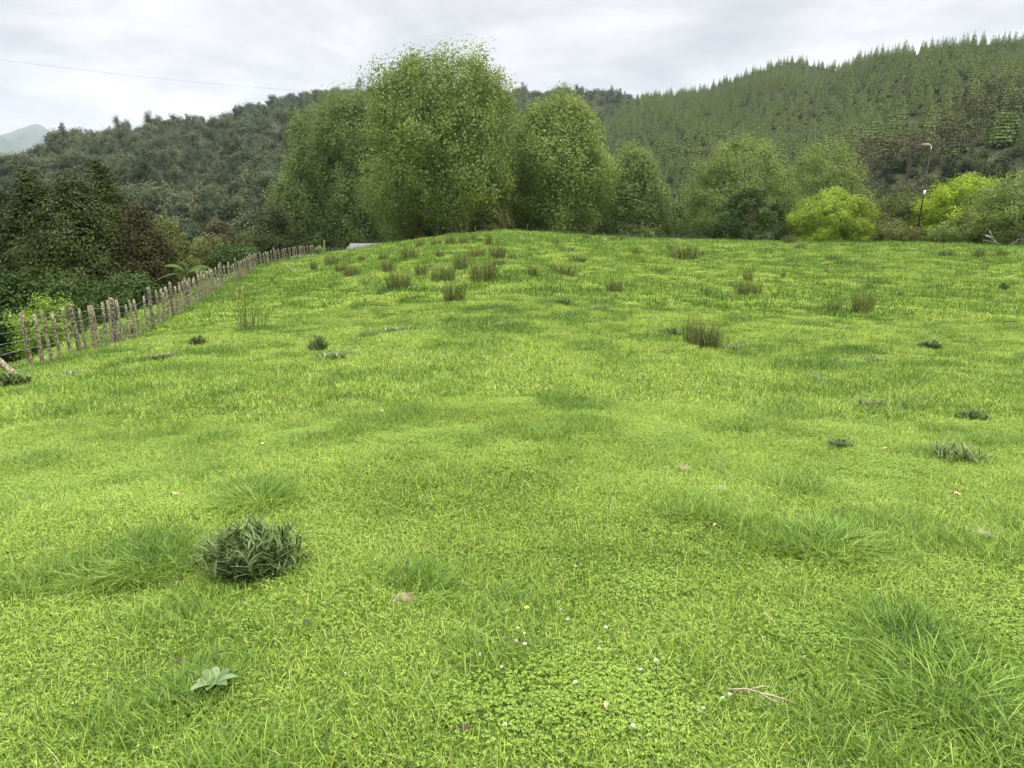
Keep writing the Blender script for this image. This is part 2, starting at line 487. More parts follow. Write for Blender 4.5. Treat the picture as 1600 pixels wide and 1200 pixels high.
def blade_mesh(name, parts, mat):
    V = []; Lo = []; St = []; C = []; nv = 0; nl = 0
    for v, l, s, c in parts:
        V.append(v); Lo.append(l+nv); St.append(s+nl); C.append(c); nv += len(v); nl += len(l)
    me = raw_mesh(name, np.concatenate(V), np.concatenate(Lo), np.concatenate(St), attrs={'cv': np.concatenate(C)}, smooth=True)
    me.materials.append(mat)
    return me

def disc(n, R, g):
    a = g.uniform(0, 2*PI, n); r = R*np.sqrt(g.uniform(0, 1, n))
    return np.stack([r*np.cos(a), r*np.sin(a), np.zeros(n)], -1)

def leaves(pos, nrm, size, aspect, cv, g, fold=0.0):
    """diamond leaves at pos facing nrm -> quads"""
    n = len(pos)
    nrm = nrm/(np.linalg.norm(nrm, axis=1)[:, None]+1e-9)
    rv = g.normal(0, 1, (n, 3))
    a = np.cross(nrm, rv); a /= np.linalg.norm(a, axis=1)[:, None]+1e-9
    b = np.cross(nrm, a)
    s = (size*np.ones(n))[:, None]
    V = np.stack([pos-a*s*.5, pos-b*s*.5*aspect, pos+a*s*.5, pos+b*s*.5*aspect], 1).reshape(-1, 3)
    return V, np.repeat(cv, 4)

# ------------------------------------------------------------------ grass
def make_tiles():
    coll = bpy.data.collections.new('grass_tiles')
    T = []
    def tile(parts, mat=None):
        me = blade_mesh('grass_tile', parts, mat or M['grass'])
        o = bpy.data.objects.new('tile_%02d' % len(T), me); coll.objects.link(o); T.append(o)
    g = np.random.default_rng(3)
    def clover(n, R, seed, hz):
        gg = np.random.default_rng(seed)
        b = disc(n, R, gg); b[:, 2] = gg.uniform(.5, 1., n)*hz
        V = []; cvs = []
        for k in range(3):
            an = gg.uniform(0, 2*PI, n) if k == 0 else an+2*PI/3
            off = np.stack([np.cos(an), np.sin(an), np.zeros(n)], -1)*.0042
            nr = np.stack([np.cos(an)*.35, np.sin(an)*.35, np.ones(n)], -1)+gg.normal(0, .25, (n, 3))
            v, c = leaves(b+off, nr, .0085, .9, gg.uniform(.25, .8, n), gg); V.append(v); cvs.append(c)
        V = np.concatenate(V); m = len(V)//4
        return V, np.arange(m*4), np.arange(m)*4, np.concatenate(cvs)
    # 0-3 near short sward, 4-5 near with clover, 6-7 near longer
    for k in range(4):
        n = 190
        L = g.gamma(5, .0049, n)+.011
        p = blades(n, disc(n, .14, g), L, g.uniform(.0018, .0036, n), g.uniform(.15, .85, n), g.uniform(.1, .7, n), 100+k)
        T_ = [p]
        T_.append(clover(18, .14, 150+k, .035))
        tile(T_)
    for k in range(2):
        n = 95
        L = g.gamma(5, .0049, n)+.011
        p = blades(n, disc(n, .14, g), L, g.uniform(.0018, .0034, n), g.uniform(.15, .85, n), g.uniform(.1, .7, n), 110+k)
        tile([p, clover(150, .14, 120+k, .04)])
    for k in range(2):
        n = 150
        L = g.gamma(6, .0074, n)+.013
        p = blades(n, disc(n, .13, g), L, g.uniform(.002, .004, n), g.uniform(.1, .7, n), g.uniform(.2, .9, n), 130+k)
        tile([p])
    # 8-10 middle distance, 11-13 far
    for k in range(3):
        n = 330
        p = blades(n, disc(n, .34, g), g.gamma(5, .0075, n)+.012, g.uniform(.004, .0075, n), g.uniform(.15, .85, n), g.uniform(.1, .7, n), 140+k)
        tile([p])
    for k in range(3):
        n = 230
        p = blades(n, disc(n, .42, g), g.gamma(5, .0105, n)+.012, g.uniform(.011, .02, n), g.uniform(.15, .85, n), g.uniform(.1, .7, n), 160+k)
        tile([p])
    for k in range(3):
        n = 260; b = disc(n, .2, g); az = np.arctan2(b[:, 1], b[:, 0])+g.normal(0, .8, n)
        p = blades(n, b, .19*g.beta(4, 2.5, n), g.uniform(.004, .008, n), g.uniform(.1, .8, n), g.uniform(.2, .9, n), 180+k, az)
        tile([p])
    return coll

def scatter_tree(name, coll):
    ng = bpy.data.node_groups.new(name, 'GeometryNodeTree')
    ng.interface.new_socket('Geometry', in_out='INPUT', socket_type='NodeSocketGeometry')
    ng.interface.new_socket('Geometry', in_out='OUTPUT', socket_type='NodeSocketGeometry')
    N, L = ng.nodes, ng.links
    gi = N.new('NodeGroupInput'); go = N.new('NodeGroupOutput')
    ci = N.new('GeometryNodeCollectionInfo'); ci.inputs['Collection'].default_value = coll
    ci.inputs['Separate Children'].default_value = True; ci.inputs['Reset Children'].default_value = True
    ip = N.new('GeometryNodeInstanceOnPoints'); ip.inputs['Pick Instance'].default_value = True
    def na(nm, ty):
        a = N.new('GeometryNodeInputNamedAttribute'); a.data_type = ty; a.inputs['Name'].default_value = nm
        return [o for o in a.outputs if o.enabled and o.name == 'Attribute'][0]
    er = N.new('FunctionNodeEulerToRotation')
    L.new(na('rot', 'FLOAT_VECTOR'), er.inputs[0])
    L.new(gi.outputs[0], ip.inputs['Points']); L.new(ci.outputs[0], ip.inputs['Instance'])
    L.new(na('idx', 'INT'), ip.inputs['Instance Index']); L.new(er.outputs[0], ip.inputs['Rotation'])
    L.new(na('scl', 'FLOAT_VECTOR'), ip.inputs['Scale'])
    L.new(ip.outputs[0], go.inputs[0])
    return ng

def scatter(name, pts, idx, rot, scl, tint, coll, label, cat):
    me = raw_mesh(name, pts, [], [], attrs={'idx': idx.astype(int), 'rot': rot, 'scl': scl, 'tint': tint})
    o = link(name, me)
    md = o.modifiers.new('scatter', 'NODES'); md.node_group = scatter_tree(name+'_scatter', coll)
    o['kind'] = 'stuff'; o['label'] = label; o['category'] = cat
    return o

# named spots: lush tufts (u, v, radius m, strength), bare spots where grass is left out (u, v, radius)
LUSH = [(235, 868, .30, 1.), (150, 890, .25, .7), (400, 768, .34, .8), (655, 915, .26, .7), (1290, 842, .36, .9), (1430, 1000, .3, .8), (1470, 1100, .42, .6), (1560, 1150, .35, .5),
        (1330, 1160, .25, .5), (890, 632, .55, .8), (640, 652, .45, .7), (740, 545, .6, .8), (640, 510, .7, .8), (1130, 482, .7, .8), (1240, 760, .35, .6), (1080, 800, .3, .5), (900, 515, .6, .5),
        (480, 690, .35, .5), (330, 690, .4, .6), (700, 580, .5, .6), (960, 590, .5, .6), (1180, 560, .5, .6), (1540, 470, .8, .6), (1400, 500, .8, .5), (120, 640, .4, .6), (60, 720, .4, .5), (260, 580, .5, .6),
        (300, 1080, .25, .6), (200, 1150, .25, .5), (540, 1100, .2, .3), (360, 1010, .25, .3), (40, 920, .3, .5), (1080, 1060, .16, .5), (770, 1030, .22, .4)]
BARE = [(628, 932, .055), (282, 1047, .04), (1078, 1068, .03), (725, 1155, .04), (400, 905, .10), (480, 985, .03)]
def lushness(x, y):
    far = sstep(4, 12, y)
    f = sstep(.60, .78, fbm(x/.7+31, y/.7+7, 21, 2))*(.45+.55*far)
    f2 = sstep(.56, .80, vnoise(x/.36, y/.36, 22))*(.25+.6*far)
    f = np.maximum(f, f2)+.35*(fbm(x/5, y/5, 23, 2)-.5)
    for lx, ly, lr, ls in _LUSH:
        d = np.hypot(x-lx, y-ly)/lr
        f = np.maximum(f, ls*(1-sstep(.35, 1.05, d+.35*(vnoise(x/.12, y/.12, 24)-.5))))
    f = f+.16*(1-sstep(1.8, 4.6, y))
    return np.clip(f, 0, 1)
_LUSH = []
for u, v, r, s in LUSH:
    x, y, z, t = ground_at(u, v); _LUSH.append((x, y, r, s))
_BARE = [(*ground_at(u, v)[:2], r) for u, v, r in BARE]

def build_grass():
    coll = make_tiles()
    P = []; I = []; S = []; T = []
    def zone(y0, y1, step, marg, xmax, idxf, sc, hx):
        ys = np.arange(y0, y1, step)
        for y in ys:
            w = .78*y+marg
            xl = -w; xr = min(w, xmax)
            xs = np.arange(xl, xr, step)
            g = rng
            x = xs+g.uniform(-.5, .5, len(xs))*step; yy = y+g.uniform(-.5, .5, len(xs))*step
            xf = np.interp(yy, _fy, _fx)
            k = (x > xf-9) & (yy < 80)
            x = x[k]; yy = yy[k]
            lu = lushness(x, yy)
            keep = np.ones(len(x), bool)
            if y < 6:
                for bx, by, br in _BARE: keep &= np.hypot(x-bx, yy-by) > br+.05
            x = x[keep]; yy = yy[keep]; lu = lu[keep]
            if not len(x): continue
            nf = np.abs(x-np.interp(yy, _fy, _fx))
            lu = np.clip(lu+.5*np.exp(-(nf/.8)**2), 0, 1)
            z = hgt(x, yy)
            P.append(np.stack([x, yy, z-.004], -1)); I.append(idxf(x, yy, lu))
            hs = sc*(.75+.5*g.uniform(0, 1, len(x)))*(1+hx*lu)
            S.append(np.stack([np.full(len(x), sc)*g.uniform(.85, 1.15, len(x)), np.full(len(x), sc)*g.uniform(.85, 1.15, len(x)), hs], -1))
            T.append(lu*.95)
    def near_idx(x, y, lu):
        cl = fbm(x/.5+5, y/.5-3, 41, 2)
        i = rng.integers(0, 4, len(x))
        i = np.where(cl > .73, 4+rng.integers(0, 2, len(x)), i)
        i = np.where(lu > .45, 6+rng.integers(0, 2, len(x)), i)
        return i
    zone(1.2, 7.0, .088, 1.2, 99, near_idx, 1.0, .65)
    zone(7.0, 20., .235, 2.0, 99, lambda x, y, l: rng.integers(8, 11, len(x)), 1.0, .9)
    zone(20., 44., .31, 3.0, 60, lambda x, y, l: rng.integers(11, 14, len(x)), 1.0, 1.6)
    zone(44., 76., .46, 4.0, 60, lambda x, y, l: rng.integers(11, 14, len(x)), 1.35, 1.6)
    # taller dark hummocks dotted over the paddock
    n = 8000
    y = 5+62*np.sqrt(rng.uniform(0, 1, n)); x = rng.uniform(-1, 1, n)*(.78*y+2)
    k = (x > np.interp(y, _fy, _fx)-.5) & (fbm(x/2.2+9, y/2.2-4, 91, 3) > .53) & (rng.uniform(0, 1, n) < .60)
    x, y = x[k], y[k]; n = len(x); print('hummocks', n)
    P.append(np.stack([x, y, hgt(x, y)-.01], -1)); I.append(rng.integers(14, 17, n))
    q = rng.uniform(.55, 1.35, n)*(.8+.5*sstep(8, 40, y))
    S.append(np.stack([q, q*rng.uniform(.6, 1.1, n), q*rng.uniform(.5, 1.1, n)], -1)); T.append(rng.uniform(.6, 1.3, n))
    P = np.concatenate(P); I = np.concatenate(I); S = np.concatenate(S); T = np.concatenate(T)
    rot = np.stack([rng.normal(0, .06, len(P)), rng.normal(0, .06, len(P)), rng.uniform(0, 2*PI, len(P))], -1)
    print('grass tufts', len(P))
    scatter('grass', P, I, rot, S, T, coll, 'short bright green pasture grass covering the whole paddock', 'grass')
build_grass()

# ------------------------------------------------------------------ trees
def crown_mesh(name, mat, H, R, prof, seed, clumps, per, lsize, sig, base=.12, lump=.18, shell=(.55, 1.), vert=1., asp=.7, offs=None, extra=None, out=.7, rnd=.5, lv=.5, stems=False):
    g = np.random.default_rng(seed)
    zf, rf = np.array(prof).T
    # clump centres in the envelope
    h = g.uniform(zf[0], zf[-1], clumps*6)
    pr = np.interp(h, zf, rf)
    k = g.uniform(0, 1, len(h)) < (pr/pr.max())**1.1
    h = h[k][:clumps]; pr = pr[k][:clumps]; n = len(h)
    az = g.uniform(0, 2*PI, n)
    lm = 1+lump*(2*fbm((np.cos(az)+2)*1.6+seed, h*7+np.sin(az)*1.6, seed, 2)-1)*1.6
    rr = pr*R*lm*np.sqrt(g.uniform(shell[0]**2, shell[1]**2, n))
    c = np.stack([rr*np.cos(az), rr*np.sin(az), h*H], -1)
    if offs is not None: c[:, :2] += np.array(offs)(h) if callable(offs) else 0
    if extra is not None: c = np.concatenate([c, extra]); n = len(c)
    cc = np.repeat(c, per, axis=0); m = len(cc)
    sg = np.repeat(sig*g.uniform(.6, 1.4, n), per)
    pos = cc+np.clip(g.normal(0, 1, (m, 3)), -1.9, 1.9)*np.stack([sg, sg, sg*vert], -1)
    mid = np.array([0, 0, H*.5])
    outv = (pos-mid)/np.array([R, R, H*.6]); outv[:, 2] += .35
    outv /= np.linalg.norm(outv, axis=1)[:, None]+1e-9
    nr = outv*out+(pos-cc)/(sg[:, None]+1e-9)*.3+g.normal(0, rnd, (m, 3))
    cv = np.clip(np.repeat(g.uniform(0, 1, n), per)*(1-lv)+g.uniform(0, 1, m)*lv, 0, 1)
    V, C = leaves(pos, nr, lsize*g.uniform(.7, 1.35, m), asp, cv, g)
    if stems:
        w = np.array([.1, .1, 0]); S = []
        for p in c:
            b = np.array([0, 0, p[2]*.45]); S += [b-w, b+w, p+w*.5, p-w*.5]
        S += [[-.25, 0, -.6], [.25, 0, -.6], [.1, 0, H*.6], [-.1, 0, H*.6], [0, -.25, -.6], [0, .25, -.6], [0, .1, H*.6], [0, -.1, H*.6]]
        V = np.concatenate([V, np.array(S)]); C = np.concatenate([C, np.zeros(len(S))])
    q = len(V)//4
    me = raw_mesh(name, V, np.arange(q*4), np.arange(q)*4, attrs={'cv': C})
    me.materials.append(mat)
    return me, c

def trunk_mesh(name, mat, H, R, prof, seed, tr, nl=26, base=.12, top=.92, stems=1, spread=.0, rise=.35):
    g = np.random.default_rng(seed+999)
    zf, rf = np.array(prof).T
    mb = MB()
    for s in range(stems):
        a = 2*PI*s/max(stems, 1)+g.uniform(0, 1)
        sp = spread*R if stems > 1 else 0
        hh = np.linspace(-.4/H, top*(1 if s == 0 else g.uniform(.75, .95)), 9)
        px = np.cos(a)*sp*hh+g.normal(0, .012*R, 9).cumsum()*.6; py = np.sin(a)*sp*hh+g.normal(0, .012*R, 9).cumsum()*.6
        pts = np.stack([px, py, hh*H], -1)
        rad = tr/math.sqrt(stems)*(1-hh*.93); rad[0] *= 1.35
        mb.tube(pts, np.maximum(rad, .015), 7, g.uniform(0, 1))
        for i in range(nl//stems):
            h0 = g.uniform(base, .72)
            p0 = np.array([np.interp(h0, hh, px), np.interp(h0, hh, py), h0*H])
            h1 = min(h0+g.uniform(.6, 1.3)*rise, .96)
            az = i*2.399+g.uniform(-.4, .4)
            r1 = np.interp(h1, zf, rf)*R*g.uniform(.7, .95)
            p2 = np.array([np.cos(az)*r1, np.sin(az)*r1, h1*H])
            p1 = p0*.45+p2*.55+np.array([np.cos(az), np.sin(az), 0])*r1*.18-np.array([0, 0, (h1-h0)*H*.12])
            tt = np.linspace(0, 1, 7)[:, None]
            q = (1-tt)**2*p0+2*tt*(1-tt)*p1+tt**2*p2
            r0 = tr*.38*(1-h0*.75)
            mb.tube(q, r0*(1-np.linspace(0, .88, 7)), 5, g.uniform(0, 1), cap=False)
            for j in range(3):
                k = g.integers(3, 6); d = g.normal(0, 1, 3); d[2] = abs(d[2])+.5; d /= np.linalg.norm(d)
                e = q[k]+d*R*g.uniform(.15, .3)
                mb.tube(np.stack([q[k], (q[k]+e)/2+g.normal(0, .03*R, 3), e]), [r0*.3, r0*.2, r0*.06], 4, .5, cap=False)
    return mb.mesh(name, mat, True)

POPLAR = [(.07, .42), (.13, .72), (.25, .93), (.45, 1.), (.62, 1.), (.78, .92), (.90, .78), (.97, .58)]
TALLOVAL = [(.03, .5), (.15, .8), (.35, .98), (.55, 1.), (.75, .84), (.9, .52), (1., .12)]
DOME = [(.02, .75), (.15, .95), (.35, 1.), (.6, .9), (.8, .66), (.93, .38), (1., .1)]
CONE = [(.02, .85), (.12, 1.), (.3, .92), (.55, .68), (.8, .32), (.98, .05)]

def tree(name, label, cat, u, t, vtop, wpx, mat, prof, clumps, per, lsize, sig, seed, bark='bark', group=None, lump=.18, shell=(.5, 1.), vert=1., tr=None, nl=24, base=.12, stems=1, spread=.3, rise=.35, minh=None, out=.7, asp=.8, woodtop=.92):
    x, y, z = at_depth(u, t)
    H = z_for(vtop, x, y)-z
    R = wpx/2*t/FPX*1.02
    o = thing(name, label, cat, (x, y, z), 0, group)
    me, c = crown_mesh('crown', M[mat], H, R, prof, seed, int(clumps*1.5), int(per*2.9), lsize*1.0, sig*.82, lump=lump, shell=shell, vert=vert, out=out, asp=asp)
    link('crown', me, o)
    link('trunk', trunk_mesh('trunk', M[bark], H, R, prof, seed, tr or H*.018, nl, base, woodtop, stems, spread, rise), o)
    return o

GR = 'poplars in the grove behind the crest'
tree('poplar_tree', 'tallest broad poplar with flat spiky top, its forked trunk at the crest', 'tree', 692, 72, 86, 228, 'poplar', POPLAR, 620, 46, .20, .62, 1, 'bark', GR, lump=.17, vert=1.3, tr=.34, nl=44, base=.06, rise=.42)
tree('poplar_tree', 'small pale poplar at the left end of the grove', 'tree', 466, 90, 250, 82, 'poplar_dull', TALLOVAL, 190, 42, .20, .55, 2, 'bark', GR, vert=1.3, tr=.15)
tree('poplar_tree', 'slim many-stemmed poplar, second from the left end of the grove', 'tree', 512, 92, 165, 110, 'poplar_dull', POPLAR, 300, 46, .20, .62, 3, 'bark', GR, vert=1.6, stems=3, tr=.22, base=.2)
tree('poplar_tree', 'tall narrow-stemmed poplar left of the tallest broad poplar', 'tree', 560, 90, 142, 118, 'poplar_dull', POPLAR, 360, 46, .20, .62, 4, 'bark', GR, vert=1.7, stems=4, tr=.24, base=.2)
tree('poplar_tree', 'poplar half hidden close behind the left side of the tallest poplar', 'tree', 612, 98, 142, 95, 'poplar_dull', POPLAR, 280, 44, .21, .6, 5, 'bark', GR, vert=1.6, tr=.2)
tree('poplar_tree', 'rounded poplar just right of the tallest poplar, pale trunk showing', 'tree', 868, 78, 152, 165, 'poplar', TALLOVAL, 430, 46, .20, .62, 6, 'pale_bark', GR, lump=.16, vert=1.4, tr=.24, nl=36, base=.08, rise=.4)
tree('poplar_tree', 'shorter round poplar at the right end of the grove', 'tree', 984, 84, 230, 112, 'poplar_dull', DOME, 280, 44, .20, .6, 7, 'bark', GR, vert=1.3, stems=3, tr=.2)
tree('poplar_tree', 'low bushy poplar between the two right hand poplars of the grove', 'tree', 930, 88, 235, 80, 'poplar', TALLOVAL, 180, 42, .20, .55, 8, 'bark', GR, vert=1.3, tr=.14)
tree('poplar_tree', 'low shaded poplar between the tallest poplar and the rounded one', 'tree', 790, 86, 250, 70, 'poplar_dull', DOME, 170, 42, .20, .5, 9, 'bark', GR, tr=.12)
tree('elder_bush', 'yellowish bush at the right foot of the tallest poplar', 'bush', 768, 70, 318, 62, 'olive_leaf', DOME, 100, 34, .15, .32, 10, tr=.05, nl=10)
tree('elder_bush', 'small yellow-green bush at the left foot of the tallest poplar', 'bush', 655, 71, 340, 52, 'olive_leaf', DOME, 60, 34, .13, .3, 11, tr=.04, nl=8)
GW = 'willows beyond the right side of the paddock'
tree('willow_tree', 'broad domed pale willow behind the dark shrub', 'tree', 1152, 84, 220, 192, 'willow', DOME, 480, 44, .18, .6, 21, 'bark', GW, lump=.14, tr=.25, nl=34, stems=3, spread=.5)
tree('willow_tree', 'domed pale willow behind the yellow-green round bush', 'tree', 1278, 92, 222, 152, 'willow', DOME, 400, 44, .19, .6, 22, 'bark', GW, lump=.14, tr=.22, nl=30, stems=3, spread=.5)
tree('willow_tree', 'thin olive willow between yellow-green bush and rusty pole', 'tree', 1396, 72, 302, 88, 'olive_leaf', DOME, 120, 40, .15, .42, 23, 'pale_bark', GW, lump=.3, tr=.1, nl=24, stems=3, spread=.7)
tree('willow_tree', 'dense mid-green willow filling the right edge above the dead branches', 'tree', 1635, 60, 262, 230, 'willow', DOME, 470, 44, .15, .5, 24, 'bark', GW, lump=.2, tr=.2, nl=26, stems=3, spread=.6)
tree('dark_shrub', 'dark green layered shrub in front of the broad willow', 'shrub', 1172, 68, 296, 118, 'dark_leaf', DOME, 90, 46, .17, .34, 25, lump=.35, tr=.1, nl=20)
tree('grey_shrub', 'low grey-green shrub at the foot of the dark layered shrub', 'shrub', 1192, 67, 350, 72, 'grey_leaf', DOME, 70, 34, .13, .28, 26, tr=.03, nl=10)
tree('yellow_bush', 'round yellow-green bush standing alone at the paddock edge', 'bush', 1297, 64.5, 300, 104, 'yellow_leaf', DOME, 210, 44, .13, .30, 27, lump=.42, tr=.08, nl=26, stems=4, spread=.8)
tree('golden_tree', 'bright lime-yellow tree right of the rusty pole', 'tree', 1502, 67, 280, 136, 'lime_leaf', DOME, 170, 46, .16, .42, 28, lump=.4, tr=.14, nl=22)
tree('dark_shrub', 'mid-green low shrub under the lime-yellow tree', 'shrub', 1500, 63, 345, 100, 'willow', DOME, 90, 36, .14, .34, 29, tr=.05, nl=12)
tree('grey_shrub', 'low olive shrub at the foot of the thin willow by the rusty pole', 'shrub', 1385, 66, 345, 96, 'olive_leaf', DOME, 90, 34, .13, .30, 30, tr=.04, nl=12)
tree('dark_shrub', 'dark gap-filling shrub between the grove and the broad willow', 'shrub', 1045, 96, 318, 80, 'dark_leaf', DOME, 90, 38, .2, .5, 31, tr=.06, nl=10)
tree('dark_conifer', 'dark rounded conifer behind the fence at the grove left end', 'conifer', 432, 84, 322, 88, 'conifer', DOME, 150, 40, .2, .45, 32, tr=.12, nl=16)

# bush below the fence
GC = 'olive conifers below the fence'
tree('conifer_tree', 'olive conifer with pointed top at the left edge of the photo', 'conifer', 8, 40, 280, 165, 'conifer', CONE, 330, 46, .15, .34, 41, 'bark', GC, lump=.4, tr=.14, nl=20, asp=.55)
tree('conifer_tree', 'tall olive conifer, second from the left edge', 'conifer', 62, 39, 254, 150, 'conifer', CONE, 400, 46, .15, .34, 42, 'bark', GC, lump=.4, tr=.15, nl=20, asp=.55)
tree('conifer_tree', 'broad olive conifer at the front of the dark trees below the fence', 'conifer', 122, 37, 262, 190, 'conifer', CONE, 520, 46, .15, .36, 43, 'bark', GC, lump=.35, tr=.16, nl=22, asp=.55)
tree('conifer_tree', 'dark conifer with lopsided top behind the broad olive conifer', 'conifer', 172, 43, 247, 150, 'conifer', CONE, 380, 44, .16, .36, 44, 'bark', GC, lump=.5, tr=.15, nl=20, asp=.55)
tree('conifer_tree', 'rusty brown cone-shaped conifer beside the tree fern', 'conifer', 222, 38, 320, 116, 'conifer_brown', CONE, 330, 44, .13, .30, 45, 'bark', GC, lump=.35, tr=.12, nl=18, asp=.55)
tree('bright_shrub', 'bright green leafy shrub just behind the near end of the fence', 'shrub', 75, 29, 466, 130, 'tuft', DOME, 90, 46, .09, .22, 46, lump=.3, tr=.04, nl=12)
tree('bright_shrub', 'small green shrub under the broad olive conifer behind the fence', 'shrub', 128, 29, 476, 60, 'dark_leaf', DOME, 70, 40, .09, .2, 47, lump=.3, tr=.03, nl=10)
tree('dark_shrub', 'dark shrub in the left corner below the conifers', 'shrub', 10, 32, 430, 110, 'dark_leaf', DOME, 130, 44, .12, .3, 48, lump=.3, tr=.05, nl=12)
tree('dark_shrub', 'dark shrub under the rusty brown conifer', 'shrub', 195, 33, 436, 110, 'dark_leaf', DOME, 130, 44, .12, .3, 49, lump=.3, tr=.05, nl=12)
tree('dark_shrub', 'shady shrub between the olive conifers at their foot', 'shrub', 90, 33, 432, 150, 'dark_leaf', DOME, 170, 44, .13, .32, 50, lump=.3, tr=.05, nl=12)
GS = 'shrubs in the valley behind the fence'
tree('valley_shrub', 'grey-green tree left of the tree fern, below the bush hill', 'tree', 262, 58, 345, 70, 'olive_leaf', TALLOVAL, 150, 42, .16, .36, 51, 'pale_bark', GS, lump=.3, tr=.1, nl=16)
tree('valley_shrub', 'rounded shrub with yellowish top behind the tree fern', 'shrub', 322, 62, 370, 90, 'olive_leaf', DOME, 170, 42, .15, .36, 52, 'bark', GS, tr=.07, nl=14)
tree('valley_shrub', 'dense dark green shrub right behind the middle of the fence', 'shrub', 368, 56, 386, 90, 'dark_leaf', DOME, 200, 42, .14, .34, 53, 'bark', GS, tr=.07, nl=14)
tree('valley_shrub', 'dull brownish shrub above the yellow-topped shrub', 'shrub', 345, 90, 346, 74, 'kanuka', DOME, 130, 40, .2, .45, 54, 'bark', GS, tr=.08, nl=12)
tree('valley_shrub', 'olive shrub left of the small pale willow in the valley', 'shrub', 385, 96, 350, 56, 'olive_leaf', DOME, 110, 38, .2, .42, 55, 'bark', GS, tr=.08, nl=12)
tree('valley_shrub', 'small pale lime shrub in the valley before the dark conifer', 'shrub', 408, 100, 362, 48, 'fern', DOME, 80, 36, .2, .4, 56, 'bark', GS, tr=.06, nl=12)

# scrub trees with flat layered crowns at the foot of the pine hill
def kanuka_tree(seed):
    g = np.random.default_rng(seed); H = 11.; mb = MB(); cs = []
    for s in range(4):
        a = g.uniform(0, 2*PI); e = np.array([np.cos(a)*g.uniform(.5, 2.6), np.sin(a)*g.uniform(.5, 2.6), H*g.uniform(.72, .95)])
        m = np.array([e[0]*.25, e[1]*.25, H*.4])
        tt = np.linspace(0, 1, 7)[:, None]; q = 2*tt*(1-tt)*m+tt**2*e+(1-tt)**2*np.array([0, 0, -.3])
        mb.tube(q, .16*(1-np.linspace(0, .8, 7)), 5, .5)
        for k in range(7):
            d = g.uniform(0, 2*PI); cs.append(e+np.array([np.cos(d)*g.uniform(.3, 2.), np.sin(d)*g.uniform(.3, 2.), g.uniform(-3.2, .4)]))
    c = np.array(cs); per = 34; cc = np.repeat(c, per, 0); n = len(cc)
    pos = cc+g.normal(0, 1, (n, 3))*np.array([.85, .85, .16])
    nr = g.normal(0, .4, (n, 3))+np.array([0, 0, 1.])
    V, C = leaves(pos, nr, g.uniform(.3, .6, n), .5, np.clip(np.repeat(g.uniform(0, 1, len(c)), per)*.5+g.uniform(0, .5, n), 0, 1), g)
    q = len(V)//4
    me = raw_mesh('crown', V, np.arange(q*4), np.arange(q)*4, attrs={'cv': C}); me.materials.append(M['kanuka'])
    return mb.mesh('trunk', M['bark'], True), me
KAN = [kanuka_tree(300+i) for i in range(3)]
KSP = [(1255, 168), (1290, 162), (1322, 172), (1352, 166), (1380, 176), (1405, 164), (1432, 172), (1458, 182), (1482, 170), (1508, 180), (1534, 190), (1560, 182), (1590, 192), (1400, 190), (1440, 196), (1480, 198), (1518, 204), (1550, 210), (1345, 186), (1058, 132), (1095, 134), (1030, 140), (1300, 182), (1580, 212)]
_ord = ['first', 'second', 'third', 'fourth', 'fifth', 'sixth', 'seventh', 'eighth', 'ninth', 'tenth', 'eleventh', 'twelfth', 'thirteenth', 'fourteenth', 'fifteenth', 'sixteenth', 'seventeenth', 'eighteenth', 'nineteenth', 'twentieth',
        'twenty-first', 'twenty-second', 'twenty-third', 'twenty-fourth', 'twenty-fifth', 'twenty-sixth', 'twenty-seventh', 'twenty-eighth']
for i, (u, t) in enumerate(sorted(KSP)):
    x, y, z = at_depth(u, t)
    k = KAN[i % 3]
    o = thing('scrub_tree', 'brown flat-topped scrub tree at the pine hill foot, %s from the left' % _ord[i], 'tree', (x, y, z-.2), i*1.7, 'flat-topped scrub trees below the pines', .85+.35*((i*37) % 10)/10)
    link('trunk', k[0], o); link('crown', k[1], o)

# ------------------------------------------------------------------ forest on the hills
def pine_mesh(seed):
    g = np.random.default_rng(seed); H = 8.; V = []; C = []
    n = 430
    h = 1-np.sqrt(g.uniform(0, 1, n)); h = np.clip(h*1.05, .0, 1)
    lay = np.round(h*13)/13; h = lay*.75+h*.25
    az = g.uniform(0, 2*PI, n); r = (1-h)**.75*1.85*np.sqrt(g.uniform(.15, 1, n))*(.8+.4*vnoise(az*1.3+seed, h*4, seed))+.05
    pos = np.stack([r*np.cos(az), r*np.sin(az), .25+h*H*.93+r*.22], -1)
    nr = np.stack([np.cos(az)*.7, np.sin(az)*.7, np.full(n, .75)], -1)+g.normal(0, .35, (n, 3))
    v, c = leaves(pos, nr, (.35+.55*(1-h))*g.uniform(.7, 1.2, n), .45, np.clip(g.uniform(0, .75, n)+.25*h, 0, 1), g)  # leaf tone rises with height: lit tops put into the colour
    tip = np.array([[-.12, 0, H*.9], [0, -.12, H*.9], [.12, 0, H*.9], [0, .05, H*1.0]])
    st = np.array([[-.14, 0, -.3], [.14, 0, -.3], [.02, 0, H*.98], [-.02, 0, H*.98], [0, -.14, -.3], [0, .14, -.3], [0, .02, H*.98], [0, -.02, H*.98]])
    V = np.concatenate([v, tip, st]); C = np.concatenate([c, [.8]*4, [.05]*8]); q = len(V)//4
    me = raw_mesh('pine_crown', V, np.arange(q*4), np.arange(q)*4, attrs={'cv': C}); me.materials.append(M['pine'])
    return me
def bush_mesh(seed, H, R, shape):
    g = np.random.default_rng(seed)
    me, c = crown_mesh('bush_crown', M['bush'], H, R, shape, seed, 44, 52, R*.125, R*.18, lump=.35, shell=(.6, 1), out=1.6, asp=.85, rnd=.35, lv=.25, stems=True)
    return me

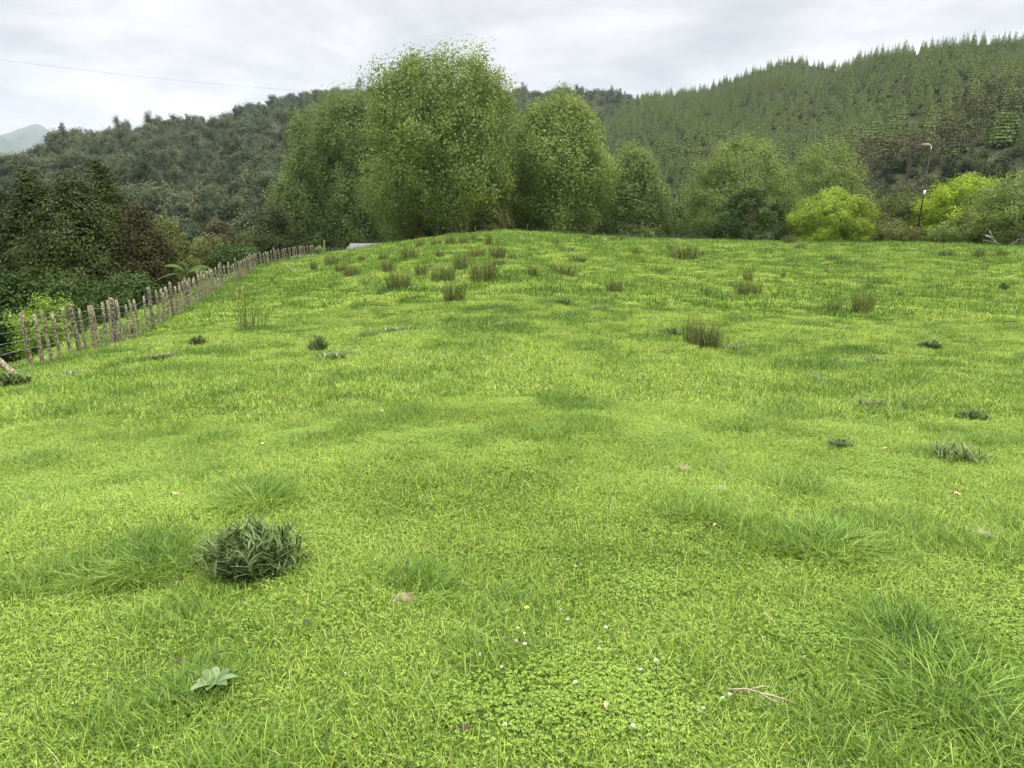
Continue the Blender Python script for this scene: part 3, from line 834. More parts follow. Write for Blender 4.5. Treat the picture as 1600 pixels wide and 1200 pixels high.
def build_forest():
    pc = bpy.data.collections.new('pine_kinds'); bc = bpy.data.collections.new('bush_kinds')
    pm = [pine_mesh(500+i) for i in range(5)]
    bm = [bush_mesh(520+i, *p) for i, p in enumerate([(7, 4.0, DOME), (9, 4.2, TALLOVAL), (6, 4.6, DOME), (11, 3.6, TALLOVAL), (8, 5., DOME), (12, 3., CONE)])]
    for i, m in enumerate(pm): pc.objects.link(bpy.data.objects.new('pine_%d' % i, m))
    for i, m in enumerate(bm): bc.objects.link(bpy.data.objects.new('bush_%d' % i, m))
    def spots(r0, r1, a0, a1, step0, k):
        X = []; Y = []
        r = r0
        while r < r1:
            st = step0*(1+k*(r-r0)/(r1-r0))
            n = int((a1-a0)*r/st)
            a = a0+(np.arange(n)+.5*(len(X) % 2))*st/r+rng.normal(0, .27*st/r, n)
            rr = r+rng.normal(0, .30*st, n)
            X.append(rr*np.sin(a)); Y.append(rr*np.cos(a)); r += st*.9
        return np.concatenate(X), np.concatenate(Y)
    # grove silhouettes that hide what lies behind
    boxes = [(440, 160, 640, 390), (585, 100, 800, 400), (790, 150, 950, 400), (930, 240, 1030, 400), (1070, 230, 1340, 400)]
    def hidden(u, v):
        h = v > 352
        for a, b, c, d in boxes: h |= (u > a) & (u < c) & (v > b) & (v < d)
        return h | (u < -20) | (u > 1620)
    # pines
    aL, aR = az_tan(840, 200)[0], az_tan(1960, 200)[0]
    x, y = spots(150, 600, aL, aR, 4.7, .1)
    az = np.arctan2(x, y); r = np.hypot(x, y)
    hp = pine_h(az, r); hb = hill(az, r, BA, BT, BR, 150., 20., 31, 1.12)
    rid = np.interp(az, PA, PR)
    gap = fbm(x/9, y/9, 61, 2) < .20
    k = (hp > hb-1) & (r < rid+14) & (r > 165+20*fbm(x/20, y/20, 62, 2)+34*sstep(az_tan(1200, 300)[0], az_tan(1270, 300)[0], az)) & ~gap
    x, y = x[k], y[k]; z = hgt(x, y)-.2
    sc = (1.14-.32*sstep(230, 360, np.hypot(x, y)))*(.45+.8*rng.uniform(0, 1, len(x)))*(.8+.45*fbm(x/50, y/50, 63, 2))
    idx = rng.integers(0, 5, len(x)); rz = rng.uniform(0, 2*PI, len(x))
    u, v = project(x, y, z+8*sc)
    score = sc/np.hypot(x, y)*np.where(hidden(u, v), 0, 1)
    order = np.argsort(-score)
    big = order[:300]
    rest = np.setdiff1d(np.arange(len(x)), big)
    rest = rest[(u[rest] > -200) & (u[rest] < 2000)]
    print('pines', len(x))
    for i in big:
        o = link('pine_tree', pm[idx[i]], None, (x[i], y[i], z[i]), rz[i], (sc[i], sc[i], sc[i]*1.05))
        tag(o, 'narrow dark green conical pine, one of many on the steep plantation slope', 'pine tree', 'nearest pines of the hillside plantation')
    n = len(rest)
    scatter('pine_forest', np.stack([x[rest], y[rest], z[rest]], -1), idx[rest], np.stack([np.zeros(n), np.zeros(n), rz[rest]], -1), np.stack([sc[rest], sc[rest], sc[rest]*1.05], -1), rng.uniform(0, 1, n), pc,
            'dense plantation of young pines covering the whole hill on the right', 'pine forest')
    # native bush
    aL, aR = az_tan(-420, 200)[0], az_tan(1960, 200)[0]
    x, y = spots(150, 720, aL, aR, 5.3, .2)
    az = np.arctan2(x, y); r = np.hypot(x, y)
    hp = pine_h(az, r); hb = hill(az, r, BA, BT, BR, 150., 20., 31, 1.12)
    rid = np.interp(az, BA, BR)
    foot = (az > az_tan(1000, 300)[0]) & (r < 206-40*(1-sstep(az_tan(1200, 300)[0], az_tan(1270, 300)[0], az)))
    k = ((hb >= hp) & (az < az_tan(1120, 300)[0]) & (r < rid+18) & (r > 172-14*fbm(x/25, y/25, 64, 2))) | foot
    x, y = x[k], y[k]; z = hgt(x, y)-.3
    vg = fbm(x/30, y/30, 65, 3)
    sc = .86*(.5+.8*rng.uniform(0, 1, len(x))**1.6)*(.75+.6*vg)
    tall = rng.uniform(0, 1, len(x)) > .985
    sc = np.where(tall, sc*1.5, sc)*np.where((np.hypot(x, y) < 206) & (np.arctan2(x, y) > az_tan(1000, 300)[0]), .62, 1)
    idx = np.clip(((vg*1.6-.3)*6+rng.uniform(-2, 2, len(x))).astype(int), 0, 5); rz = rng.uniform(0, 2*PI, len(x))
    u, v = project(x, y, z+8*sc)
    score = sc/np.hypot(x, y)*np.where(hidden(u, v), 0, 1)*np.where(((u < 250) & (v > 260)) | (u > 1000), 0, 1)
    order = np.argsort(-score); big = order[:300]
    rest = np.setdiff1d(np.arange(len(x)), big)
    rest = rest[(u[rest] > -250) & (u[rest] < 1900)]
    print('bush', len(x))
    for i in big:
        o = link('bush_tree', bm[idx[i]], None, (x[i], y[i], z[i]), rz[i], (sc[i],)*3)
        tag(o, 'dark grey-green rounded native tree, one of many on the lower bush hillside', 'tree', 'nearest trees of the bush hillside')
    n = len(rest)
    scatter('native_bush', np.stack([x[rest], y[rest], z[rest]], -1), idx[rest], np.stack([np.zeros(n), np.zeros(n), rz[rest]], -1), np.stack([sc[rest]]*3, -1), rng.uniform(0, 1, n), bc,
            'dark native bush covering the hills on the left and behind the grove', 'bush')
build_forest()

# ------------------------------------------------------------------ tree fern
def tree_fern():
    x, y, z = at_depth(288, 36)
    H = z_for(430, x, y)-z
    o = thing('tree_fern', 'pale green tree fern with drooping fronds beside the rusty brown conifer', 'tree fern', (x, y, z))
    mb = MB(); mb.tube([(0, 0, -.3), (.05, 0, H*.5), (0, 0, H)], [.16, .12, .1], 8); link('trunk', mb.mesh('trunk', M['bark'], True), o)
    g = np.random.default_rng(77)
    for i in range(15):
        a = i*2.399; Lf = g.uniform(1.6, 2.2); m = 26
        s = np.linspace(0, 1, m); e0 = g.uniform(.15, 1.25); ho = Lf*(math.cos(e0)*.8*s+.22*s*s); ve = Lf*(math.sin(e0)*1.05*s-.62*s*s)
        c = np.stack([np.cos(a)*ho, np.sin(a)*ho, H+ve], -1); sd = np.array([-np.sin(a), np.cos(a), 0]); fw = np.array([np.cos(a), np.sin(a), 0])
        mb = MB(); mb.tube(c, .018*(1-.8*s), 4, .2)
        V = []
        for j in range(2, m):
            w = .30*math.sin(PI*min(1, s[j]*.93+.07))**.7
            for sg in (-1, 1):
                p = c[j]; e = p+sd*sg*w+fw*w*.35-np.array([0, 0, w*.35]); q = fw*.017
                V += [p-q, p+q, e+q*.3, e-q*.3]
        V = np.array(V); mb.addq(V, 4, g.uniform(.2, 1, len(V)))
        link('frond', mb.mesh('frond', M['fern']), o)
tree_fern()

# ------------------------------------------------------------------ rushes and weeds
def rush_mesh(seed, mat, n, spread):
    g = np.random.default_rng(seed)
    b = disc(n, spread, g)
    az = np.arctan2(b[:, 1], b[:, 0])+g.normal(0, .7, n)
    L = .58*g.beta(5, 2, n)*(1.25-.35*np.hypot(b[:, 0], b[:, 1])/spread)
    parts = [blades(n, b, L, g.uniform(.007, .013, n), g.uniform(.02, .42, n), g.uniform(0, .18, n), seed+1, az)]
    k = n//4
    b2 = disc(k, spread*1.15, g)
    parts.append(blades(k, b2, g.uniform(.12, .3, k), .012, g.uniform(.3, .8, k), .4, seed+2))
    return blade_mesh('rush', parts, mat)
RUSH = [rush_mesh(600+i, M['rush'], 190, .22) for i in range(4)]+[rush_mesh(610+i, M['rush_brown'], 170, .22) for i in range(2)]+[rush_mesh(620, M['rush'], 60, .25)]

def rush(u, v, h, w, kind, label, group='rush tussocks in the paddock'):
    x, y, z, t = ground_at(u, v)
    hh = h*t/FPX; ww = w*t/FPX
    o = link('rush_tussock', RUSH[kind], None, (x, y, z-.02), (u*7 % 63)/10, (ww/.48, ww/.48, hh/.37))
    tag(o, label, 'rush tussock', group)
    return o
def ordinals(lst, text, group='rush tussocks in the paddock'):
    for i, (u, v, h, w, k) in enumerate(sorted(lst)):
        rush(u, v, h, w, k, text % _ord[i], group)
ordinals([(655, 387, 10, 14, 4), (681, 385, 11, 18, 0), (704, 384, 14, 18, 1), (724, 382, 11, 14, 2), (739, 377, 9, 10, 3), (749, 379, 7, 8, 0), (763, 384, 18, 12, 4)], 'rush tussock on the crest below the tallest poplar, %s from the left')
ordinals([(600, 407, 12, 15, 2), (641, 406, 17, 26, 4), (687, 404, 12, 15, 4), (746, 405, 17, 26, 0), (778, 404, 18, 28, 4)], 'rush tussock, %s from the left of the five in the row just under the crest')
ordinals([(608, 427, 18, 22, 1), (659, 430, 16, 22, 4), (720, 423, 26, 24, 5), (778, 419, 13, 22, 2), (831, 434, 19, 18, 3)], 'rush tussock of the middle row on the rise, %s from the left')
ordinals([(622, 455, 30, 36, 0), (680, 441, 17, 12, 1), (699, 442, 26, 25, 2), (755, 440, 28, 42, 5)], 'tall rush clump of the front row on the rise, %s from the left')
rush(710, 472, 29, 33, 3, 'dark rush clump nearest the camera in the middle cluster on the rise')
ordinals([(491, 423, 15, 11, 1), (519, 417, 17, 20, 2), (546, 412, 15, 18, 6), (565, 411, 11, 12, 4), (576, 407, 12, 8, 6)], 'small rush tussock near the pale shed roof, %s from the left of the back row')
ordinals([(533, 428, 15, 16, 0), (545, 436, 22, 15, 4), (558, 433, 15, 11, 3), (572, 446, 16, 24, 6)], 'rush tussock below the pale shed roof, %s from the left of the front row')
rush(376, 473, 22, 40, 6, 'sparse wispy rush patch against the middle of the fence')
rush(392, 516, 36, 40, 6, 'tall sparse rush clump standing alone on the left slope')
rush(425, 441, 9, 7, 1, 'tiny rush tuft near the fence above the tall sparse clump')
ordinals([(868, 382, 7, 12, 2), (885, 394, 7, 20, 1), (915, 374, 8, 12, 0), (963, 377, 8, 26, 4), (994, 398, 8, 14, 1)], 'low rush tussock on the crest right of the grove trunk, %s from the left')
rush(878, 432, 17, 34, 5, 'wide brownish rush clump right of the middle cluster')
rush(902, 411, 11, 28, 2, 'low wide rush clump just behind the wide brownish one')
rush(960, 458, 20, 25, 0, 'lone green rush clump in the middle of the paddock')
rush(1049, 392, 9, 16, 4, 'small brown rush tuft touching the long dark rush bank behind')
rush(1068, 405, 18, 42, 3, 'long dark rush bank on the rise right of centre')
rush(1168, 441, 17, 14, 1, 'narrow upright rush tuft directly behind the wide brown pair')
rush(1158, 462, 19, 22, 5, 'brown rush clump, left half of the wide pair right of centre')
rush(1179, 462, 19, 22, 4, 'brown rush clump, right half of the wide pair right of centre')
rush(1037, 452, 12, 11, 6, 'faint sparse rush tuft right of the lone green clump')
rush(1031, 430, 11, 22, 6, 'pale sparse rush patch below the long dark rush bank')
ordinals([(1222, 435, 10, 10, 4), (1291, 429, 9, 7, 1), (1300, 409, 11, 20, 5), (1353, 419, 11, 24, 6)], 'small rush tussock below the yellow-green round bush, %s from the left')
rush(1346, 490, 30, 32, 0, 'tall dark rush clump on the right of the paddock, beside a lower one')
rush(1300, 489, 16, 26, 2, 'lower green rush clump left of the tall dark one')
rush(1250, 391, 10, 18, 5, 'brown rush tuft just in front of the yellow-green round bush')
rush(1235, 382, 12, 24, 4, 'rusty rush tuft at the left foot of the yellow-green round bush')
ordinals([(1480, 401, 9, 24, 1), (1527, 403, 12, 18, 4), (1565, 400, 9, 16, 3)], 'small rush tussock below the right edge willow, %s from the left')
rush(1512, 450, 11, 15, 6, 'pale yellowish rush tuft on the right slope beside a blue-green weed')
rush(1082, 544, 43, 30, 1, 'large dark rush clump, left of the three standing together in the paddock')
rush(1108, 546, 38, 30, 0, 'large olive rush clump, middle of the three standing together in the paddock')
rush(1128, 543, 30, 20, 6, 'sparse pale rush clump, right of the three standing together in the paddock')

def weed_mesh(seed, mat, nr, R, H, leaf, wl, rosette=12, flat=False):
    """a dome of leafy shoots: each shoot a stem with a whorl of lance leaves"""
    g = np.random.default_rng(seed); parts = []; mb = None
    a = g.uniform(0, 2*PI, nr); r = R*np.sqrt(g.uniform(0, 1, nr)); hh = H*np.sqrt(np.clip(1-(r/R)**2*.85, .05, 1))*g.uniform(.6, 1.05, nr)
    tip = np.stack([r*np.cos(a), r*np.sin(a), hh], -1)
    base = tip*np.array([.35, .35, 0])
    # stems
    for k in range(nr):
        n = rosette
        b = np.repeat(tip[k][None, :], n, 0)-np.array([0, 0, 1.])*g.uniform(0, .85, n)[:, None]*hh[k]
        b[:, :2] -= (tip[k, :2]-base[k, :2])[None, :]*((tip[k, 2]-b[:, 2])/max(hh[k], 1e-3))[:, None]
        v, l, s, c = blades(n, b, leaf*g.uniform(.6, 1.15, n), wl*g.uniform(.7, 1.1, n), g.uniform(.15, .9, n), g.uniform(.1, .5, n), seed*50+k, up=.9)
        parts.append((v, l, s, np.clip(c*.7+.3*g.uniform(), 0, 1)))
    n = nr
    az = a; Ls = np.maximum(hh, .03)
    v, l, s, c = blades(n, base, Ls, .006, np.clip((r*.65)/Ls, 0, .8), 0., seed+5, az); parts.append((v, l, s, c*0+.1))
    return blade_mesh('weed', parts, mat)

def place(name, me, u, v, label, cat, scale=1., rz=0., group=None, dz=0., sx=None):
    x, y, z, t = ground_at(u, v)
    o = link(name, me, None, (x, y, z+dz), rz, scale)
    return tag(o, label, cat, group)
W0 = weed_mesh(700, M['weed'], 110, .22, .24, .078, .0082, 17)
place('leafy_weed', W0, 396, 900, 'dark grey-green leafy weed clump in the near left grass', 'weed', (1.25, 1.05, 1.15))
WF = [weed_mesh(710+i, M['weed'], 40, .25, .18, .11, .018, 10) for i in range(2)]+[weed_mesh(720+i, M['weed_pale'], 36, .3, .10, .12, .018, 9) for i in range(2)]
def farweed(u, v, h, w, k, label):
    x, y, z, t = ground_at(u, v)
    o = link('pasture_weed', WF[k], None, (x, y, z-.01), u % 6, (w*t/FPX/.58, w*t/FPX/.58, 1.15*h*t/FPX/(.23 if k < 2 else .15)))
    tag(o, label, 'weed', 'weeds in the paddock')
farweed(497, 549, 26, 40, 0, 'dark bushy weed on the left slope with a low spreading weed before it')
farweed(530, 560, 14, 70, 2, 'low spreading pale weed in front of the dark bushy weed')
farweed(518, 588, 10, 24, 3, 'small pale thistle rosette below the dark bushy weed')
farweed(1516, 656, 20, 60, 0, 'brownish dark weed clump near the right edge')
farweed(1500, 720, 28, 80, 2, 'large pale spreading weed on the right, below the brownish one')
farweed(1312, 700, 16, 56, 1, 'dark flattened weed beside the dry tan leaf on the right')
farweed(1362, 638, 16, 60, 3, 'pale flat weed left of the brownish dark weed')
farweed(1455, 545, 15, 54, 1, 'dark mounded weed on the right slope, standing alone')
farweed(1368, 568, 11, 40, 2, 'low pale weed below the tall dark rush clump')
farweed(1275, 596, 9, 46, 2, 'thin flat weed midway right of the three large rush clumps')
farweed(1050, 526, 14, 36, 0, 'dark leafy weed at the left foot of the three large rush clumps')
farweed(1150, 545, 8, 50, 3, 'flattened weed trailing right of the three large rush clumps')
farweed(1099, 402, 10, 20, 0, 'blue-grey weed at the right end of the long dark rush bank')
farweed(801, 406, 9, 16, 0, 'dark weed right of the row of rushes just under the crest')
farweed(1567, 456, 16, 20, 1, 'blue-green weed on the right slope near the frame edge')
farweed(310, 540, 18, 40, 1, 'grey-green weed on the slope near the fence')
farweed(255, 560, 10, 60, 3, 'low weed patch below the near end of the fence')
farweed(20, 605, 26, 80, 1, 'grey-green leafy weed at the foot of the leaning strut')
farweed(120, 590, 12, 60, 2, 'low green weed at the foot of the near fence posts')
farweed(205, 525, 22, 34, 2, 'leafy green weed growing against the fence by a dark post')
farweed(296, 487, 14, 26, 2, 'rounded leafy weed at the fence foot, halfway along')
farweed(500, 396, 12, 22, 3, 'pale leafy weed by the fence end near the shed')
farweed(470, 407, 9, 30, 2, 'low leafy weed along the fence left of the shed')
farweed(620, 520, 12, 60, 2, 'long pale weed patch beside lush grass in the middle')
farweed(575, 528, 12, 36, 3, 'pale weed patch right of the dark bushy weed')
farweed(880, 476, 11, 40, 1, 'grey-green weed left of a pale one below the wide brownish rushes')
farweed(940, 486, 10, 40, 3, 'pale weed low in the middle of the paddock, below the lone green rush')
farweed(1105, 460, 9, 26, 0, 'small grey weed left of the wide brown rush pair')
farweed(790, 510, 8, 40, 3, 'flat pale weed in mid paddock grass')
farweed(1280, 446, 6, 32, 0, 'flat grey weed behind the two dark rush clumps on the right')
farweed(1355, 450, 8, 28, 1, 'flat dark weed behind the tall dark rush clump')
farweed(1403, 464, 9, 26, 0, 'small grey weed right of the tall dark rush clump')

# long-bladed grass tufts close by
def tuft_mesh(seed, n, R, L, lean0=.1, ring=False):
    g = np.random.default_rng(seed); b = disc(n, R, g)
    if ring: b = b[np.hypot(b[:, 0], b[:, 1]) > R*.45]; n = len(b)
    az = np.arctan2(b[:, 1], b[:, 0])+g.normal(0, .8, n)
    return blade_mesh('grass_tuft', [blades(n, b, L*g.beta(4, 2.2, n), g.uniform(.0025, .0048, n), g.uniform(lean0, .75, n), g.uniform(.2, .9, n), seed+1, az)], M['tuft'])
TF = [tuft_mesh(800, 900, .20, .21), tuft_mesh(801, 700, .17, .19), tuft_mesh(802, 620, .2, .24, .3, True)]
TL = [(0, 238, 885, 1., 'lush dark green grass tuft left of the dark leafy weed'), (1, 165, 905, 1., 'lush green grass tuft at the left, outside the one beside the leafy weed'),
      (0, 405, 785, 1.05, 'lush green grass tuft above the dark leafy weed'), (2, 640, 925, .85, 'tall arching grass tuft around a small bare hole'),
      (0, 1290, 858, 1.1, 'lush deep green grass tuft on the right of the foreground'), (1, 1425, 1010, 1.1, 'lush grass tuft in the lower right, behind the biggest patch'),
      (0, 1500, 1110, 1.2, 'biggest lush grass patch in the lower right corner'), (1, 1235, 770, 1., 'lush grass tuft behind the deep green one on the right'),
      (1, 300, 1100, .8, 'grass tuft by the broad-leaved dock plant at lower left'), (1, 1085, 808, .9, 'pale grass tuft below the bleached grass wisps at centre right')]
for k, u, v, s, lab in TL:
    place('grass_tuft', TF[k], u, v, lab, 'grass tuft', (s, s, s*.62), u % 6, 'lush grass tufts in the foreground')

# dock plant
def dock():
    g = np.random.default_rng(5); mb = MB()
    for i in range(8):
        a = i*2.399; Lf = g.uniform(.06, .1); s = np.linspace(0, 1, 7)
        w = .016*np.sin(PI*np.clip(s*.9+.08, 0, 1))**.8+.001
        ho = Lf*(.85*s); ve = Lf*(.9*s-.55*s*s)+.02; d = np.array([np.cos(a), np.sin(a), 0]); n = np.array([-np.sin(a), np.cos(a), 0])
        c = d*ho[:, None]+np.array([0, 0, 1])*ve[:, None]
        V = np.concatenate([c-n*w[:, None], c+np.array([0, 0, -.004]), c+n*w[:, None]])
        F = []
        for j in range(6): F += [(j, j+1, 7+j+1, 7+j), (7+j, 7+j+1, 14+j+1, 14+j)]
        mb.add(V, F, g.uniform(.3, .9))
    return mb.mesh('dock', M['grey_leaf'], True)
place('dock_plant', dock(), 335, 1088, 'broad-leaved pale green dock plant in the lower left grass', 'plant', 1.1, dz=.01)

# clover flowers
def flower():
    g = np.random.default_rng(9); mb = MB()
    d = g.normal(0, 1, (70, 3)); d /= np.linalg.norm(d, axis=1)[:, None]; d[:, 2] = np.abs(d[:, 2])*.9-.15
    for q in d:
        e = np.cross(q, [.3, .5, .8]); e /= np.linalg.norm(e)
        mb.add([q*.003-e*.0012, q*.003+e*.0012, q*.0095+e*.0016, q*.0095-e*.0016], [(0, 1, 2, 3)], g.uniform())
    head = mb.mesh('head', M['petal'])
    mb = MB(); mb.tube([(0, 0, -.065), (.002, 0, -.03), (0, 0, 0)], .0012, 5, .4); st = mb.mesh('stem', M['clover'])
    return head, st
FH, FS = flower()
FL = [(618, 962), (476, 849), (541, 1082), (750, 1050), (784, 1071), (789, 1165), (809, 1006), (819, 1015), (806, 1026), (820, 1034), (887, 990), (899, 907), (935, 1041), (946, 1003), (1024, 1060), (1127, 1121), (1138, 1116), (1097, 1134), (1254, 1056), (988, 1167), (898, 1093), (876, 976), (1000, 1073)]
for i, (u, v) in enumerate(sorted(FL)):
    x, y, z, t = ground_at(u, v)
    o = thing('clover_flower', 'small white clover flower in the foreground turf, %s from the left' % _ord[i], 'flower', (x, y, z+.065), u % 6, 'clover flowers in the foreground', .6+.25*((u*13) % 7)/7)
    link('head', FH, o); link('stem', FS, o)
def butter():
    mb = MB()
    for i in range(5):
        a = i*2*PI/5; c, s = math.cos(a), math.sin(a)
        mb.add([(0, 0, 0), (c*.008-s*.005, s*.008+c*.005, .004), (c*.012, s*.012, .007), (c*.008+s*.005, s*.008-c*.005, .004)], [(0, 3, 2, 1)])
    return mb.mesh('petals', M['butter'])
x, y, z, t = ground_at(823, 972)
o = thing('buttercup', 'single yellow buttercup flower among white clover flowers', 'flower', (x, y, z+.065))
link('petals', butter(), o); link('stem', FS, o)

def dry_leaf(seed):
    g = np.random.default_rng(seed); mb = MB(); s = np.linspace(0, 1, 7); w = .022*np.sin(PI*np.clip(s, .04, .97))
    z = .018*np.sin(PI*s)+.006*g.normal(0, 1, 7)
    V = np.concatenate([np.stack([s*.09-.045, -w, z+.014], -1), np.stack([s*.09-.045, 0*s, z], -1), np.stack([s*.09-.045, w, z+.012], -1)])
    F = []
    for j in range(6): F += [(j, j+1, 8+j, 7+j), (7+j, 8+j, 15+j, 14+j)]
    mb.add(V, F); return mb.mesh('dry_leaf', M['dryleaf'], True)
DL = [dry_leaf(i) for i in range(3)]
for i, (u, v, s, lab) in enumerate([(1383, 714, .9, 'curled tan dry leaf on the grass beside the dark flattened weed'), (1492, 788, .9, 'tan dry leaf lying below the large pale spreading weed'),
                                    (1283, 669, .7, 'small brown dry leaf behind the dark flattened weed'), (410, 707, .9, 'dry tan leaf upright in the grass at mid left'),
                                    (946, 1131, .5, 'brown dry leaf scrap in the turf near the bottom centre'), (275, 789, .8, 'tan dry leaf in the grass above the lush left tuft'),
                                    (597, 653, .8, 'tan leaf speck on the grass left of centre'), (1116, 838, .5, 'small tan leaf in the grass left of the deep green tuft'), (990, 605, .6, 'pale dry leaf on the grass at centre')]):
    place('dry_leaf', DL[i % 3], u, v, lab, 'leaf', s*.75, i*1.9, 'dry leaves on the grass', .06)
# bleached wisps of dead grass
def wisp(seed):
    g = np.random.default_rng(seed); n = 40; b = disc(n, .06, g); b[:, 2] = .03
    return blade_mesh('dead_grass', [blades(n, b, g.uniform(.05, .11, n), .004, g.uniform(.7, .95, n), g.uniform(.1, .5, n), seed+1)], M['twig'])
WS = wisp(901)
for u, v, s, lab in [(1070, 743, 1., 'bleached wisp of dead grass at centre right'), (1538, 850, 1., 'bleached wisp of dead grass at the right edge'), (1125, 775, .8, 'smaller bleached grass wisp right of the first at centre right')]:
    place('dead_grass', WS, u, v, lab, 'dead grass', s*.6, u % 5, 'bleached grass wisps', .03)
def twig():
    mb = MB(); mb.tube([(-.09, 0, .0), (-.03, .008, .006), (.05, -.004, .004), (.12, -.014, .0)], [.002, .0035, .003, .0012], 5)
    mb.tube([(-.02, .008, .006), (.03, .03, .012), (.07, .034, .01)], [.0025, .002, .001], 5); mb.tube([(.01, .002, .006), (.05, -.03, .004), (.09, -.035, .0)], [.0022, .0018, .001], 5)
    return mb.mesh('twig', M['twig'], True)
place('twig', twig(), 1178, 1106, 'forked dry twig lying on the turf at lower right', 'twig', 1., -.25, None, .055)
def dung(seed):
    g = np.random.default_rng(seed); mb = MB()
    for i in range(9):
        a = g.uniform(0, 6.28); r = g.uniform(0, .035); c = np.array([math.cos(a)*r, math.sin(a)*r, .008])
        th = np.linspace(0, 2*PI, 8)[:-1]; R = g.uniform(.009, .016)
        top = np.stack([np.cos(th)*R*.6, np.sin(th)*R*.6, np.full(7, R*.8)], -1)+c; mid = np.stack([np.cos(th)*R, np.sin(th)*R, np.zeros(7)], -1)+c
        mb.add(np.concatenate([mid, top]), [tuple(range(7, 14))]+[(j, (j+1) % 7, 7+(j+1) % 7, 7+j) for j in range(7)], g.uniform())
    return mb.mesh('dung', M['dung'], True)
DG = dung(3)
for u, v, lab in [(282, 1048, 'dark sheep dropping pile in the lower left turf'), (480, 985, 'small dark dropping pile right below the leafy weed'), (725, 1156, 'dark dropping pile at the bottom centre of the turf')]:
    place('dung_pile', DG, u, v, lab, 'dung', .45, u % 5, 'droppings in the turf', .03)
# bare soil patch inside the arching tuft
def soil_patch():
    g = np.random.default_rng(2); th = np.linspace(0, 2*PI, 19)[:-1]; mb = MB(); V = [(0, 0, .015)]
    for k, rr in enumerate((.03, .055, .075)):
        q = rr*(1+.2*g.normal(0, 1, 18)); V += [(math.cos(t)*a*1.2, math.sin(t)*a*.8, (.02, .012, -.012)[k]) for t, a in zip(th, q)]
    F = [(0, 1+j, 1+(j+1) % 18) for j in range(18)]
    for k in range(2): F += [(1+18*k+j, 1+18*(k+1)+j, 1+18*(k+1)+(j+1) % 18, 1+18*k+(j+1) % 18) for j in range(18)]
    mb.add(V, F); return mb.mesh('soil_patch', plain_mat('bare_soil', (.20, .14, .09), .95, .35, 40), True)
place('soil_patch', soil_patch(), 628, 935, 'small patch of bare brown soil in the arching grass tuft', 'soil', .8)

# ------------------------------------------------------------------ fences
def post_mesh(seed, w, d, H, mat):
    g = np.random.default_rng(seed); n = 7; mb = MB()
    zs = np.array([-.25, 0, .3, .6, .85, 1.])*H; zs[0] = -.3
    th = np.arange(n)*2*PI/n+g.uniform(0, 1); rad = 1+g.normal(0, .13, n)
    off = g.normal(0, .006, (6, 2)).cumsum(0)
    V = []
    for i, z in enumerate(zs):
        k = (1.05, 1.03, 1, .98, .95, .88)[i]
        for j in range(n): V.append((math.cos(th[j])*w/2*rad[j]*k+off[i, 0], math.sin(th[j])*d/2*rad[j]*k+off[i, 1], z+(.02*math.cos(th[j]*1+seed) if i == 5 else 0)))
    F = [(i*n+j, i*n+(j+1) % n, (i+1)*n+(j+1) % n, (i+1)*n+j) for i in range(5) for j in range(n)]+[tuple(5*n+j for j in range(n))]
    mb.add(V, F, .5)
    return mb.mesh('post', mat)
PB = [post_mesh(i, .08, .055, 1.15, M['post']) for i in range(5)]+[post_mesh(10+i, .115, .10, 1.25, M['post_dark']) for i in range(2)]
PT_ = [post_mesh(20+i, .055, .04, 1.0, M['post']) for i in range(3)]
def poly_pts(line, spacing):
    P = np.array(line, float); seg = np.hypot(*np.diff(P, axis=0).T); s = np.concatenate([[0], seg.cumsum()])
    out = []; d = 0.
    while d < s[-1]:
        x = np.interp(d, s, P[:, 0]); y = np.interp(d, s, P[:, 1]); out.append((x, y)); d += spacing(y)
    return out
def build_fence(name, label, pts, meshes, every, big, heights, sag=.02, jit=.035, tilt=-.03):
    x0, y0 = pts[len(pts)//2]; z0 = hz1(x0, y0)
    o = thing(name, label, 'fence', (x0, y0, z0))
    g = np.random.default_rng(44)
    zz = [hz1(*p) for p in pts]
    for i, (x, y) in enumerate(pts):
        b = big is not None and i % every == 0
        me = big[i % len(big)] if b else meshes[g.integers(0, len(meshes))]
        p = link('post', me, o, (x-x0+g.normal(0, jit), y-y0+g.normal(0, jit), zz[i]-z0))
        p.rotation_euler = (g.normal(0, .025), tilt+g.normal(0, .024), g.uniform(-.4, .4)); k = g.uniform(.93, 1.05); p.scale = (g.uniform(.85, 1.15), 1, k)
    for h in heights:
        mb = MB(); q = np.array([(x-x0+.05, y-y0, z-z0+h+g.normal(0, .012)) for (x, y), z in zip(pts, zz)])
        mb.tube(q, .0035 if h else .003, 4, .5); link('wire', mb.mesh('wire', M['wire']), o)
    return o
fp = [(-9.2, 9.6)]+poly_pts(FENCE[2:], lambda y: .37 if y < 18 else (.48 if y < 34 else .72))
build_fence('batten_fence', 'old grey batten and wire fence running up the left slope', fp, PB[:5], 6, PB[5:], (.25, .45, .65, .85, 1.02))
far_line = []
for u, v in [(513, 394), (545, 394), (580, 393), (610, 388), (650, 374), (668, 369)]:
    pass
far_line = [(-18.4, 68.6), (-16.5, 72.5), (-14.2, 74.0), (-11.5, 74.5), (-8.5, 75.0), (-6.5, 75.5)]
build_fence('batten_fence', 'distant batten fence running right from the shed to the grove', poly_pts(far_line, lambda y: .55), PT_, 7, PB[:2], (.3, .6, .9), tilt=0)
build_fence('wire_fence', 'thin wire fence on the crest behind the paddock', poly_pts([(1.5, 71), (8, 71.5), (16, 72), (24, 71), (33, 69), (42, 66)], lambda y: 2.6), PT_, 5, PB[:2], (.3, .55, .8), tilt=0)
# end post at the corner
x, y = -18.35, 68.3
o = link('corner_post', post_mesh(31, .16, .16, 1.75, M['post']), None, (x, y, hz1(x, y))); tag(o, 'tallest grey post at the far end of the batten fence, by the shed', 'post')
